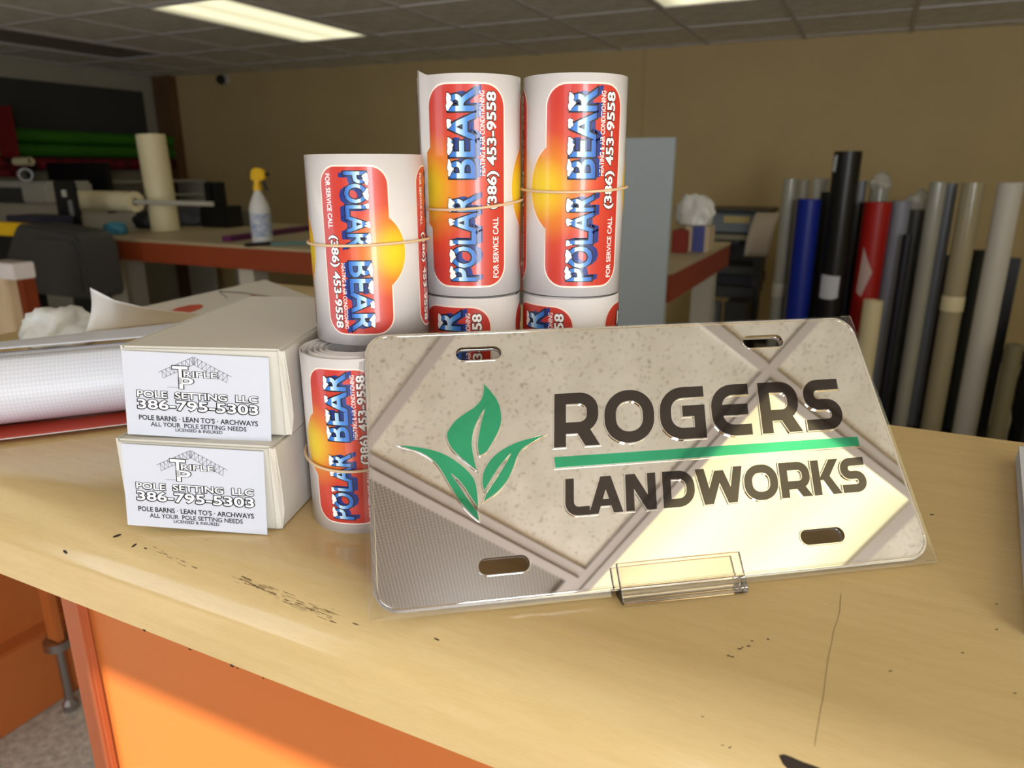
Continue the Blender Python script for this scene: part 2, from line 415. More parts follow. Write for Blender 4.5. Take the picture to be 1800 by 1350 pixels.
# ------------------------------------------------------------------ the counter
CF, CB, CTH = .24, .668, .0625
def counter():
    mb = MB(); bm = mb.bm
    prof = [(CB, CT), (CF + .045, CT)]
    for k in range(1, 33):                                        # generous rolled front edge
        a = math.pi / 2 * k / 32; prof.append((CF + .045 - .045 * math.sin(a), CT - .030 + .030 * math.cos(a)))
    prof += [(CF, CT - CTH + .006), (CF + .006, CT - CTH), (CB, CT - CTH)]
    xs = [-1.026, 2.2]
    vs = [(x, y, z) for x in xs for y, z in prof]; n = len(prof)
    fs = [(i, (i + 1) % n, n + (i + 1) % n, n + i) for i in range(n)] + [tuple(range(n)), tuple(reversed(range(n, 2 * n)))]
    mb.add(vs, fs)
    mb.box(-1.026, -.40, CB, 1.045, CT - CTH, CT)
    o = mb.build('service_counter', M_counter, smooth=35)
    tag(o, 'tan wood-look laminate counter top with rolled scuffed front edge', 'counter'); return o
ctop = counter()
M_chip = mat('bare_particle_board', (52, 40, 30), .85)
def counter_point(u, v):
    """where a sight line meets the counter's skin"""
    p = at_z(u, v, CT)
    if p.y >= CF + .045: return p, Vector((0, 0, 1))
    if at_z(u, v, CT - .03).y >= CF:
        lo, hi = 0.0, math.pi / 2
        for _ in range(30):
            a = (lo + hi) / 2
            if at_z(u, v, CT - .03 + .03 * math.cos(a)).y >= CF + .045 - .045 * math.sin(a): hi = a
            else: lo = a
        a = hi; return at_z(u, v, CT - .03 + .03 * math.cos(a)), Vector((0, -math.sin(a) / .045, math.cos(a) / .03)).normalized()
    return at_y(u, v, CF), Vector((0, -1, 0))
M_scuff = mat('scuffed_laminate', (112, 88, 60), .7)
def chip(pts, m=None):
    bm = bmesh.new(); bm.faces.new([bm.verts.new((u, v, 0)) for u, v in pts]); bmesh.ops.triangulate(bm, faces=bm.faces)
    for ax in (0, 1):
        lo, hi = min(p[ax] for p in pts), max(p[ax] for p in pts); k = lo + 4
        while k < hi:
            co = (k, 0, 0) if ax == 0 else (0, k, 0)
            bmesh.ops.bisect_plane(bm, geom=bm.verts[:] + bm.edges[:] + bm.faces[:], plane_co=co, plane_no=(1 - ax, ax, 0)); k += 4
    for q in bm.verts:
        p, n = counter_point(q.co.x, q.co.y); q.co = p + n * .00015
    me = bpy.data.meshes.new('chip'); bm.to_mesh(me); bm.free()
    return link('chip' if m is None else 'scuff', me, m or M_chip, ctop)
chip([(1369, 1328), (1378, 1326), (1392, 1331), (1412, 1340), (1430, 1346), (1446, 1352), (1420, 1356), (1385, 1352), (1376, 1343)])
for u, v, a, b, sl in ((206, 942, 8, 2.2, -.3), (236, 959, 5, 2, -.6), (115, 970, 4, 3, .5), (256, 964, 3, 1.2, .3), (768, 1124, 5, 1.5, .4), (625, 1097, 6, 1, .3), (254, 1108, 3, 1.6, .5), (334, 1141, 3, 1.4, .4), (408, 1170, 4, 2.2, .4), (418, 1174, 2, 1.2, .4), (463, 1192, 2, 1.2, .4)):
    chip([(u + a * math.cos(t) , v + b * math.sin(t) + sl * a * math.cos(t)) for t in [k * math.pi / 4 for k in range(8)]])
rs = random.Random(3)
for k in range(80):                                               # worn streaks on the rolled edge
    t = rs.random(); u = 420 + 165 * t + rs.uniform(-14, 14); v = 1017 + 68 * t + rs.uniform(-9, 9) * (.4 + t)
    a = rs.uniform(2, 9); b = rs.uniform(.2, .55); chip([(u - a, v - a * .4 - b), (u + a, v + a * .4 - b), (u + a * 1.2, v + a * .45 + b), (u - a, v - a * .4 + b)], M_scuff)
for k in range(14):
    t = rs.random(); u = 265 + 85 * t; v = 962 + 42 * t + rs.uniform(-4, 4); a = rs.uniform(1, 5); chip([(u - a, v - a * .4), (u + a, v + a * .4 - .5), (u + a, v + a * .4 + .4), (u - a, v - a * .4 + .5)], M_scuff)
crack = [(1478, 1045), (1476, 1075), (1472, 1090), (1465, 1110), (1462, 1130), (1456, 1155), (1452, 1185), (1449, 1210), (1446, 1232), (1442, 1250), (1438, 1275), (1434, 1297), (1432, 1312)]
for a, b in zip(crack, crack[1:]): chip([(a[0] - .4, a[1]), (a[0] + .4, a[1]), (b[0] + .4, b[1]), (b[0] - .4, b[1])], M_scuff)
for u, v in ((1280, 1153), (1287, 1155), (1300, 1141), (1305, 1138), (1316, 1136), (1322, 1127), (1350, 1124), (1752, 1107), (1692, 1148), (1784, 1219), (1752, 1062), (1638, 905), (1565, 1180), (1283, 1314), (1270, 1310), (1235, 1260)):
    a, b = rs.uniform(2, 5), rs.uniform(.6, 1.3); sl = rs.uniform(-.4, .4); chip([(u + a * math.cos(t), v + b * math.sin(t) + sl * a * math.cos(t)) for t in [k * math.pi / 3 for k in range(6)]])

base = empty('counter_cabinet', (0, .3, 0), 0, 'orange laminate cabinet with a narrow corner post under the counter top', 'cabinet')
MB().box(-.525, 2.1, 0, .012, .1, CT - CTH).build('front_panel', M_orange, base)
MB().box(-.522, 2.08, .012, .34, .1, CT - CTH).build('carcass', M_orange, base)
MB().box(-.552, -.530, -.004, .34, 0, CT - CTH).build('corner_post', M_orange_d, base, bevel=.003)
MB().box(-.530, -.520, -.008, .0, 0, CT - CTH).build('edge_strip', M_orange_d, base, bevel=.002)
MB().box(-.52, 2.08, .05, .34, 0, .1).build('toe_kick', M_dark, base)
wing = empty('wing_cabinet', (-.75, .86, 0), 0, 'orange cabinet beneath the far wing of the counter', 'cabinet')
MB().box(-.22, .33, -.13, .15, .1, CT - CTH).build('carcass', M_orange, wing)
MB().box(-.2, .31, -.1, .12, 0, .1).build('toe_kick', M_dark, wing)
side = empty('side_cabinet', (-1.72, .9, 0), 0, 'low dark orange cabinet with a stepped plinth across the carpet gap', 'cabinet')
MB().box(-.3, 0, -.6, .8, .2, .62).build('carcass', M_orange, side)
MB().box(-.3, .05, -.62, .82, 0, .2).build('plinth', M_orange, side, bevel=.004)
pl = at_x(75, 1043, -1.62); ph = at_x(106, 1120, -1.62)
gate = empty('gate_post', (-1.62, (pl.y + ph.y) / 2, 0), 0, 'bright orange post with a metal foot beside the low cabinet', 'post')
hw = abs(pl.y - ph.y) / 2
MB().box(-.02, .02, -hw, hw, ph.z, .62).build('post', M_orange, gate, bevel=.003)
mb = MB(); mb.lathe([(.012, .0), (.018, .004), (.018, .02), (.009, .03), (.009, ph.z - .022), (.03, ph.z - .02), (.03, ph.z)], 20); mb.build('foot', M_steel, gate, smooth=40)

# ------------------------------------------------------------------ licence plate in its acrylic holder
PO = Vector((-.19228593, .2424108, CT + .0052)); PXv = Vector((.80590759, .59204074, -.00084673)).normalized()
PYv = Vector((-.38716319, .52810166, .75578654)); PYv = (PYv - PXv * PXv.dot(PYv)).normalized(); PZv = PXv.cross(PYv)
PW, PH = .3048, .1524
plate = empty('license_plate', PO); plate.matrix_world = frame(PO, PXv, PYv, PZv)
tag(plate, 'mirror silver vanity plate with green leaf emblem and raised ROGERS LANDWORKS lettering', 'license plate')
M_mirror = mat('mirror_silver', (226, 222, 216), .015, metal=1)
M_mblack = mat('mirror_black', (82, 76, 73), .05, metal=1)
M_mgreen = mat('mirror_green', (74, 190, 146), .06, metal=1)
def rrect(x0, x1, y0, y1, r, n=8): return rpoly([(x0, y0), (x1, y0), (x1, y1), (x0, y1)], r, True, n)
def plate_mesh(name, z0, z1, m, inset=0, bev=.0006):
    """rounded plate with four real slots"""
    bm = bmesh.new()
    loops = [rrect(inset, PW - inset, inset, PH - inset, .0125 - inset, 10)] + [rrect((cx - 13) / 1000, (cx + 13) / 1000, (cy - 4) / 1000, (cy + 4) / 1000, .0039, 6) for cx, cy in ((64, 137.8), (240.8, 137.7), (65.3, 17.3), (242.6, 16.7))]
    es = []
    for lp in loops:
        v = [bm.verts.new((x, y, z1)) for x, y in lp]
        es += [bm.edges.new((v[i], v[(i + 1) % len(v)])) for i in range(len(v))]
    bmesh.ops.triangle_fill(bm, use_beauty=True, edges=es)
    top = list(bm.faces)
    r = bmesh.ops.extrude_face_region(bm, geom=top)
    for v in [g for g in r['geom'] if isinstance(g, bmesh.types.BMVert)]: v.co.z = z0
    bmesh.ops.recalc_face_normals(bm, faces=bm.faces)
    if bev:
        rim = [e for e in bm.edges if len(e.link_faces) == 2 and e.calc_face_angle(0) > .8 and abs(e.verts[0].co.z - z1) < 1e-7 and abs(e.verts[1].co.z - z1) < 1e-7]
        bmesh.ops.bevel(bm, geom=rim, offset=bev, segments=2, affect='EDGES', clamp_overlap=True)
    me = bpy.data.meshes.new(name); bm.to_mesh(me); bm.free()
    return link(name, me, m, plate)
plate_mesh('plate_body', -.0022, 0, M_mirror)
plate_mesh('backing_plate', -.0048, -.0026, mat('clear_backing', (206, 204, 204), .12, metal=.7), inset=-.0006, bev=.0004)
# each slot has a polished lip
for cx, cy in ((64, 137.8), (240.8, 137.7), (65.3, 17.3), (242.6, 16.7)):
    lp = rrect((cx - 13.4) / 1000, (cx + 13.4) / 1000, (cy - 4.4) / 1000, (cy + 4.4) / 1000, .0043, 6)
    MB().tube([(x, y, .0) for x, y in lp], .0005, 6, closed=True).build('slot_rim', M_mirror, plate, smooth=60)
rim = rrect(.0012, PW - .0012, .0012, PH - .0012, .0115, 10)
MB().tube([(x, y, -.0001) for x, y in rim], .0006, 6, closed=True).build('rim', M_mirror, plate, smooth=60)

def off_poly(poly, d):
    n = len(poly); out = []; A = sum(poly[i][0] * poly[(i + 1) % n][1] - poly[(i + 1) % n][0] * poly[i][1] for i in range(n)); sg = 1 if A > 0 else -1
    for i in range(n):
        p, a, b = Vector(poly[i]), Vector(poly[i - 1]), Vector(poly[(i + 1) % n])
        t0, t1 = (p - a).normalized(), (b - p).normalized(); n0, n1 = Vector((t0.y, -t0.x)) * sg, Vector((t1.y, -t1.x)) * sg
        mm = (n0 + n1).normalized(); k = d / max(.35, mm.dot(n0)); out.append(tuple(p + mm * k))
    return out
def glyph(ch, w, h, s):
    """(strokes, polygons) of one wide sign-writer's capital"""
    c = s / 2; r = h * .34; S, P = [], []; m = h * .5
    if ch == 'R':
        mid = h * .34; S = [([(c, 0), (c, h)], False), (rpoly([(c, h - c), (w - c - h * .02, h - c), (w - c - h * .02, mid), (c, mid)], [0, h * .24, h * .24, 0]), False)]
        P = [[(w * .44, mid), (w * .44 + s * 1.25, mid), (w, 0), (w - s * 1.25, 0)]]
    elif ch == 'O': S = [(rpoly([(c, c), (w - c, c), (w - c, h - c), (c, h - c)], r, True, 8), True)]
    elif ch == 'G': S = [(rpoly([(w, h - c), (c, h - c), (c, c), (w - c, c), (w - c, h * .61)], [0, r, r, 0, 0]), False), ([(w, h * .53), (w * .5, h * .53)], False)]
    elif ch == 'E': S = [(rpoly([(w, h - c), (c, h - c), (c, c), (w, c)], [0, r, r, 0]), False), ([(c, m), (w - s * .2, m)], False)]
    elif ch == 'S': S = [(rpoly([(w, h - c), (c, h - c), (c, m), (w - c, m), (w - c, c), (0, c)], h * .19), False)]
    elif ch == 'L': S = [(rpoly([(c, h), (c, c), (w, c)], h * .25), False)]
    elif ch == 'A':
        k = s * 1.12; P = [[(0, 0), (k, 0), (w / 2 + k * .45, h), (w / 2 - k * .55, h)], [(w - k, 0), (w, 0), (w / 2 + k * .55, h), (w / 2 - k * .45, h)], [(k * .7, h * .2), (w - k * .7, h * .2), (w - k * 1.0, h * .38), (k * 1.0, h * .38)]]
    elif ch == 'N': S = [([(c, 0), (c, h)], False), ([(w - c, 0), (w - c, h)], False)]; P = [[(0, h), (s * 1.15, h), (w, 0), (w - s * 1.15, 0)]]
    elif ch == 'D': S = [(rpoly([(c, c), (w - c, c), (w - c, h - c), (c, h - c)], [0, h * .38, h * .38, 0], True, 8), True)]
    elif ch == 'W':
        k = s * 1.1; q = w / 4
        P = [[(0, h), (k, h), (q + k * .5, 0), (q - k * .5, 0)], [(2 * q - k * .5, h * .92), (2 * q + k * .5, h * .92), (q + k * .5, 0), (q - k * .5, 0)], [(2 * q - k * .5, h * .92), (2 * q + k * .5, h * .92), (3 * q + k * .5, 0), (3 * q - k * .5, 0)], [(w - k, h), (w, h), (3 * q + k * .5, 0), (3 * q - k * .5, 0)]]
    elif ch == 'K':
        k = s * 1.2; P = [[(s * .8, h * .42), (s * .8 + k, h * .42), (w, h), (w - k, h)], [(s * 1.1, h * .56), (s * 1.1 + k * .9, h * .56), (w, 0), (w - k, 0)]]; S = [([(c, 0), (c, h)], False)]
    return S, P
SH = .15
def raised(name, ch, x0, y0, w, h, s):
    S, P = glyph(ch, w, h, s)
    def solid(mb, S, P, grow, z0, z1):
        f = lambda p, z: ((x0 + p[0] + p[1] * SH) / 1000, (y0 + p[1]) / 1000, z)
        for pts, cl in S:
            Lr, Rr = stroke(pts, s + 2 * grow, cl, grow); n = len(Lr)
            z1 += 2e-5
            vs = [f(p, z1) for p in Lr] + [f(p, z1) for p in Rr] + [f(p, z0) for p in Lr] + [f(p, z0) for p in Rr]; fs = []
            for i in range(n if cl else n - 1):
                j = (i + 1) % n; fs += [(i, n + i, n + j, j), (i, j, 2 * n + j, 2 * n + i), (n + i, 3 * n + i, 3 * n + j, n + j)]
            if not cl: fs += [(0, 2 * n, 3 * n, n), (n - 1, 2 * n - 1, 4 * n - 1, 3 * n - 1)]
            mb.add(vs, fs)
        for p in P:
            q = off_poly(p, grow) if grow else p; z1 += 2e-5
            mb.prism([f(v, 0)[:2] for v in q], z0, z1)
    a = MB(); solid(a, S, P, .55, -.0002, .0008); rimo = a.build('letter_rim', M_mirror, plate)
    b = MB(); solid(b, S, P, 0, .0006, .00095); b.build('letter', M_mblack, rimo)
for ch, x, w in (('R', 99.8, 26.2), ('O', 129, 29.4), ('G', 162, 27.4), ('E', 193.6, 24), ('R', 224, 25.2), ('S', 252.7, 23.4)): raised('letter', ch, x, 77.7, w, 32, 6.7)
for ch, x, w in (('L', 100.4, 13.4), ('A', 113.3, 19.1), ('N', 134.1, 17.2), ('D', 155.3, 18.4), ('W', 174.6, 28), ('O', 203.3, 20.2), ('R', 225, 18.7), ('K', 244.8, 17.2), ('S', 262.9, 15.2)): raised('letter', ch, x, 39.2, w, 20.3, 4.7)
a = MB(); a.prism([(.0982, .0655), (.2827, .0657), (.2833, .0727), (.0982, .0730)], -.0002, .0008); bar = a.build('bar_rim', M_mirror, plate)
a = MB(); a.prism([(.0990, .0663), (.2819, .0664), (.2825, .0720), (.0990, .0723)], .0006, .00095); a.build('green_bar', M_mgreen, bar)
LEAF = [
 ([(64.9, 118.7), (69.3, 112.5), (72.3, 105.9), (73.0, 98.1), (71.7, 92.4), (68.3, 86.0), (63.0, 78.5), (59.7, 76.4), (58.0, 76.1), (57.7, 82.1), (59.3, 89.4), (61.3, 96.0), (63.8, 103.0), (60.1, 97.5), (56.7, 90.6), (55.1, 83.2), (55.3, 75.8), (56.5, 67.1), (52.7, 71.0), (47.1, 76.8), (43.2, 82.1), (41.6, 88.3), (42.7, 91.9), (47.1, 97.3), (52.8, 101.3), (58.5, 104.8), (63.2, 110.4)], {0, 8, 12, 17}),
 ([(14.6, 85.2), (21.0, 84.4), (28.6, 82.7), (37.0, 79.8), (43.6, 75.7), (50.0, 69.8), (54.2, 63.7), (55.3, 57.9), (55.3, 52.2), (55.1, 47.0), (51.8, 52.9), (47.5, 61.1), (42.4, 67.2), (46.0, 60.6), (50.7, 51.8), (54.4, 45.6), (55.0, 40.2), (50.3, 45.2), (45.0, 52.6), (40.7, 61.6), (36.3, 70.8), (32.4, 76.1), (26.7, 80.1), (20.0, 82.8)], {0, 9, 12, 15, 16}),
 ([(97.0, 86.0), (88.8, 84.6), (79.5, 82.4), (71.0, 78.8), (64.3, 73.8), (59.7, 67.3), (58.2, 61.2), (58.8, 55.8), (64.1, 63.4), (69.2, 69.8), (75.6, 76.2), (70.6, 68.9), (64.8, 61.3), (59.8, 55.0), (57.5, 50.2), (64.9, 54.5), (71.6, 60.6), (76.0, 67.9), (78.9, 74.1), (82.6, 78.5), (88.5, 81.8)], {0, 7, 10, 13, 14})]
for pts, sharp in LEAF:
    q = [(x / 1000, y / 1000) for x, y in smooth_closed(pts, sharp, 4)]
    mb = MB(); mb.prism(q, -.0002, .0009); lf = mb.build('leaf', M_mgreen, plate, tri=True)
    MB().tube([(x, y, .0005) for x, y in q], .0005, 6, closed=True).build('leaf_rim', M_mirror, lf, smooth=60)
# clear bag round the plate: welded margin standing out past the plate edge
def film_mat():
    m = bpy.data.materials.new('clear_film'); m.use_nodes = True; nt = m.node_tree; nt.nodes.remove(nt.nodes['Principled BSDF']); N = nt.nodes.new
    t = N('ShaderNodeBsdfTransparent'); g = N('ShaderNodeBsdfGlossy'); g.inputs['Roughness'].default_value = .08; lw = N('ShaderNodeLayerWeight'); lw.inputs[0].default_value = .35
    ad = N('ShaderNodeMath'); ad.operation = 'MULTIPLY_ADD'; ad.inputs[1].default_value = .6; ad.inputs[2].default_value = .07; nt.links.new(lw.outputs['Fresnel'], ad.inputs[0])
    x = N('ShaderNodeMixShader'); nt.links.new(ad.outputs[0], x.inputs[0]); nt.links.new(t.outputs[0], x.inputs[1]); nt.links.new(g.outputs[0], x.inputs[2]); nt.links.new(x.outputs[0], nt.nodes['Material Output'].inputs[0])
    return m
M_film = film_mat()
bm = bmesh.new()
es = []
for lp in (rrect(-.0035, PW + .0035, -.0034, PH + .0022, .001, 2), rrect(-.0007, PW + .0007, -.0007, PH + .0007, .013, 8)):
    v = [bm.verts.new((x, y, -.0026 + .0004 * math.sin(x * 90) + .0003 * math.cos(y * 140))) for x, y in lp]; es += [bm.edges.new((v[i], v[(i + 1) % len(v)])) for i in range(len(v))]
bmesh.ops.triangle_fill(bm, use_beauty=True, edges=es)
me = bpy.data.meshes.new('clear_sleeve'); bm.to_mesh(me); bm.free(); link('clear_sleeve', me, M_film, plate)
for cx, cy, sx, sy in ((0, 0, -1, -1), (PW, 0, 1, -1), (PW, PH, 1, 1)):
    MB().tube([(cx - sx * .004, cy + sy * .0018, -.0022), (cx + sx * .0022, cy + sy * .0020, -.0022), (cx + sx * .0026, cy - sy * .006, -.0022)], .00025, 5).build('sleeve_crease', M_film, plate)
# holder: lip in front, ledge beneath, back rest behind
hold = empty('plate_holder', (0, 0, 0), 0, 'small clear acrylic easel holding the mirror plate by its lower edge', 'easel')
hold.matrix_world = frame(PO, PXv, PYv, PZv)
hx0, hx1 = .1218, .1892
prof = [(-.0036, -.0032), (.0050, -.0095), (.0074, -.0080), (.0074, .0118), (.0046, .0118), (.0046, -.0006), (-.0036, -.0006)]
mb = MB(); mb.prism([(z, y) for z, y in prof], hx0, hx1, frame((0, 0, 0), (0, 0, 1), (0, 1, 0), (1, 0, 0)))
mb.build('lip', M_acrylic, hold, bevel=.0004, segs=1)
MB().box(hx0, hx1, .004, .09, -.0084, -.0058).build('back_rest', M_acrylic, hold, bevel=.0003, segs=1)

# ------------------------------------------------------------------ sticker rolls
LL, LH = .1190, .0495                                            # large label: length along the text, height
INK = {}
INK['red'] = attr_ramp('label_sunburst', 'r', [(0, (238, 208, 36)), (.2, (236, 192, 38)), (.42, (226, 130, 42)), (.7, (208, 70, 46)), (1, (198, 56, 44))], centre=(.5, .80), radius=.42)
INK['ice'] = attr_ramp('ice_lettering', 'y', [(0, (34, 92, 186)), (.3, (70, 140, 214)), (.55, (176, 214, 240)), (.68, (226, 240, 250)), (.74, (60, 128, 206)), (1, (46, 108, 198))])
INK['navy'] = mat('navy_ink', (22, 50, 128), .35, coat=.3); INK['black'] = mat('label_black', (20, 20, 26), .35, coat=.3)
INK['white'] = mat('label_white', (250, 244, 240), .35, coat=.3); INK['border'] = M_border
def label_outline(g):
    """rounded panel with a round bump at the middle of its upper edge, grown by g (fractions of length / height handled in metres)"""
    r = .0125; cx, cy, R = LL * .50, LH - .0179, .0301 + g
    pts = []
    x0, x1, y0, y1 = -g, LL + g, -g, LH + g; rr = r + g
    for ax, ay, s in ((x0 + rr, y0 + rr, 180), (x1 - rr, y0 + rr, 270), (x1 - rr, y1 - rr, 0)):
        for k in range(9): t = math.radians(s + 90 * k / 8); pts.append((ax + rr * math.cos(t), ay + rr * math.sin(t)))
    t0 = math.asin((y1 - cy) / R)
    for k in range(25): t = t0 + (math.pi - 2 * t0) * k / 24; pts.append((cx + R * math.cos(t), cy + R * math.sin(t)))
    for k in range(9): t = math.radians(90 + 90 * k / 8); pts.append((x0 + rr + rr * math.cos(t), y1 - rr + rr * math.sin(t)))
    return pts
def snow(x0, x1, y, seed, n=7):
    """drip of snow lying along the top of a letter"""
    q = random.Random(seed); up, dn = [], []
    for k in range(n + 1):
        x = x0 + (x1 - x0) * k / n; e = math.sin(math.pi * k / n) ** .5
        up.append((x, y + .0009 + .0009 * e * q.random())); dn.append((x, y - (.0006 + .0028 * q.random()) * e))
    return up + dn[::-1]
def label_layers():
    """list of (ink, lift, verts, faces, ink coords or None) in label reading coordinates (metres)"""
    Ls = []
    def poly(ink, lift, pts, at=None): Ls.append((ink, lift, pts, [tuple(range(len(pts)))], at))
    poly('border', 1, label_outline(.0011)); poly('red', 2, label_outline(0), lambda x, y: (x / LL, y / LL + .5 - .15, 0))
    def txt(ink, lift, s, x0, x1, y0, y1, b, at=None, dx=0, dy=0):
        v, f = text_fit(s, x0 * LL, x1 * LL, y0 * LH, y1 * LH, b); Ls.append((ink, lift, [(x + dx, y + dy) for x, y in v], f, at))
    for s, x0, x1, y0, y1 in (('POLAR', .03, .465, .39, .70), ('BEAR', .555, .975, .39, .70)):
        grad = lambda x, y: (x, (y / LH - .39) / .31, 0)
        for k in range(5): txt('navy', 3, s, x0, x1, y0, y1, .035, None, .00035 * k, -.0009 * k)
        txt('black', 4, s, x0, x1, y0, y1, .06); txt('ice', 5, s, x0, x1, y0, y1, .02, grad)
        n = len(s)
        for k in range(n):
            a, b = (x0 + (x1 - x0) * (k + .06) / n) * LL, (x0 + (x1 - x0) * (k + .86) / n) * LL
            if s[k] == 'A': a, b = a + (b - a) * .25, b - (b - a) * .2
            if s[k] == 'L': b = a + (b - a) * .45
            sn = snow(a, b, y1 * LH, k * 7 + n); c = (sum(p[0] for p in sn) / len(sn), sum(p[1] for p in sn) / len(sn))
            poly('black', 6, [(c[0] + (p[0] - c[0]) * 1.10, c[1] + (p[1] - c[1]) * 1.22) for p in sn]); poly('white', 7, sn)
    txt('white', 3, 'HEATING & AIR CONDITIONING', .565, .97, .262, .322, .015)
    txt('white', 3, 'FOR SERVICE CALL', .04, .355, .09, .165, .02)
    txt('black', 3, '(386) 453-9558', .40, .965, .08, .235, .075); txt('white', 4, '(386) 453-9558', .40, .965, .08, .235, .03)
    return Ls
LAYERS = label_layers()
_lab = {}
def label_meshes(r, scale, flip, mirror_cut=None):
    key = (round(r, 5), scale, flip)
    if key in _lab: return _lab[key]
    out = {}
    for ink, lift, vs, fs, at in LAYERS:
        bm = bmesh.new(); bv = [bm.verts.new((x, y, 0)) for x, y in vs]
        for f in fs:
            try: bm.faces.new([bv[i] for i in f])
            except ValueError: pass
        bmesh.ops.triangulate(bm, faces=bm.faces)
        ys = [v[1] for v in vs]; y = min(ys) // .0022 * .0022 + .0022
        while y < max(ys):
            bmesh.ops.bisect_plane(bm, geom=bm.verts[:] + bm.edges[:] + bm.faces[:], plane_co=(0, y, 0), plane_no=(0, 1, 0)); y += .0022
        bm.verts.index_update()
        V, I = [], []
        for v in bm.verts:
            x, y = v.co.x, v.co.y; sx, sy = (x - LL / 2) * scale, (y - LH / 2) * scale; rr = r + .00010 * lift
            sg = 1 if flip else -1
            ph = sg * sy / r; V.append((rr * math.cos(ph), rr * math.sin(ph), -sx if flip else sx)); I.append(at(x, y) if at else (0, 0, 0))
        Fc = [tuple(v.index for v in f.verts) for f in bm.faces]; bm.free()
        a = out.setdefault(ink, ([], [], [])); b0 = len(a[0]); a[0].extend(V); a[1].extend(tuple(i + b0 for i in f) for f in Fc); a[2].extend(I)
    res = {}
    for ink, (V, Fc, I) in out.items():
        me = bpy.data.meshes.new('print_' + ink); me.from_pydata(V, [], Fc); me.materials.append(INK[ink])
        A = me.attributes.new('ink', 'FLOAT_VECTOR', 'POINT'); A.data.foreach_set('vector', [c for p in I for c in p])
        for p in me.polygons: p.use_smooth = True
        res[ink] = me
    _lab[key] = res; return res
PART = {'border': 'label', 'red': 'label_ground', 'ice': 'lettering', 'navy': 'lettering_shade', 'black': 'lettering_outline', 'white': 'small_lettering'}
def spiral(r, h, turns, pitch, seam, flare=.0006, wob=.0006, seed=1, rise=0):
    q = random.Random(seed); hh = [q.uniform(-wob, wob) for _ in range(60)]
    vs, fs = [], []; n = int(turns * 64)
    for k in range(n + 1):
        t = 2 * math.pi * k / 64; tn = k / 64
        rr = r if tn <= 1.02 else r - .0006 - (tn - 1.02) * pitch
        if tn > 1: rr = min(rr, r - .0006 * min(1, (tn - 1) * 20))
        if tn < .12: rr += flare * (1 - tn / .12) ** 2
        dz = hh[int(tn * 4)] * (1 - (tn * 4) % 1) + hh[int(tn * 4) + 1] * ((tn * 4) % 1)
        if tn < .06: dz += rise * (1 - tn / .06)
        a = seam + t; vs += [(rr * math.cos(a), rr * math.sin(a), 0), (rr * math.cos(a), rr * math.sin(a), h - .0008 + dz)]
        if k: fs.append((2 * k - 2, 2 * k, 2 * k + 1, 2 * k - 1))
    return vs, fs
def sticker_roll(loc, r, h, scale, flip, thetas, label, seam, zlab, turns=5, pitch=.0024, tilt=(0, 0), seed=1, rise=0, core=False):
    e = empty('sticker_roll', loc, 0, label, 'sticker roll', 'rolled sticker sheets on the counter'); e.rotation_euler = (tilt[0], tilt[1], 0)
    vs, fs = spiral(r, h, turns, pitch, seam, seed=seed, rise=rise); me = bpy.data.meshes.new('sheet'); me.from_pydata(vs, [], fs)
    o = link('sheet', me, M_white, e, smooth=True); sd = o.modifiers.new('thick', 'SOLIDIFY'); sd.thickness = .0005; sd.offset = -1
    for th in thetas:
        ms = label_meshes(r, scale, flip); b = link('label', ms['border'], None, e); b.rotation_euler = (0, 0, th); b.location = (0, 0, zlab)
        for ink in ('red', 'navy', 'black', 'ice', 'white'): link(PART[ink], ms[ink], None, b)
    return e
def face_cam(x, y): return math.atan2(-y, -x)
rolls = {}
def R_(k, xy, z, r, h, scale, flip, offs, label, seam, **kw):
    f = face_cam(*xy); rolls[k] = (xy, z, r, h, f)
    return sticker_roll((xy[0], xy[1], CT + z), r, h, scale, flip, [f + math.radians(o) for o in offs], label, f + math.radians(seam), h / 2, **kw)
D1, D2, D3, D4 = (-.271, .341), (-.2795, .3695), (-.2387, .427), (-.1785, .456)
S1 = .80
R_('a', D1, 0, .0340, .1095, S1, False, (-21, -121, 79), 'lower white sticker roll beside the card boxes, half hidden by the plate', 150, turns=6, pitch=.0033, seed=3)
R_('b', D2, .1100, .0352, .1095, S1, True, (-12.6, 87.4, -112), 'white sticker roll with downward-running print, standing on the lower roll', 160, turns=5, seed=5)
R_('c', D3, 0, .0322, .1325, 1, False, (-24, 106, -140), 'white sticker roll mostly hidden behind the plate, next to the card-box side', 170, seed=7)
R_('d', D4, 0, .0324, .1325, 1, False, (-41, 89, 200), 'white sticker roll mostly hidden behind the plate, next to the pale board', 170, seed=9)
R_('e', D3, .1332, .0325, .1325, 1, False, (-5, 117, -124), 'tall white sticker roll with a torn top corner behind the downward-print roll', -72, seed=11, rise=.004)
R_('f', D4, .1332, .0327, .1325, 1, False, (13, 136, -108), 'tall white sticker roll with upward-running print in front of the pale board', 190, seed=13)
def band(k, u, v, label, slope=(0, 0), tail=None):
    (x, y), z, r, h, f = rolls[k]
    p = at_y(u, v, y - r * .9); zc = p.z; pts = []
    for i in range(72):
        a = 2 * math.pi * i / 72; rr = r + .0017 + .0002 * math.sin(3 * a)
        dz = slope[0] * math.cos(a - f) + slope[1] * math.sin(a - f) + .0004 * math.sin(2 * a + 1)
        pts.append((rr * math.cos(a), rr * math.sin(a), dz))
    e = MB().tube(pts, .00085, 7, closed=True).build('rubber_band', M_rubber, smooth=60); e.location = (x, y, zc)
    tag(e, label, 'rubber band', 'rubber bands round the sticker rolls')
    return e
band('b', 640, 433, 'beige rubber band round the roll with downward-running print', (.0008, .0006))
band('e', 830, 360, 'beige rubber band round the tall roll with the torn top corner', (-.002, .0022))
band('f', 1010, 333, 'beige rubber band round the tall roll in front of the pale board', (-.0012, .0005))
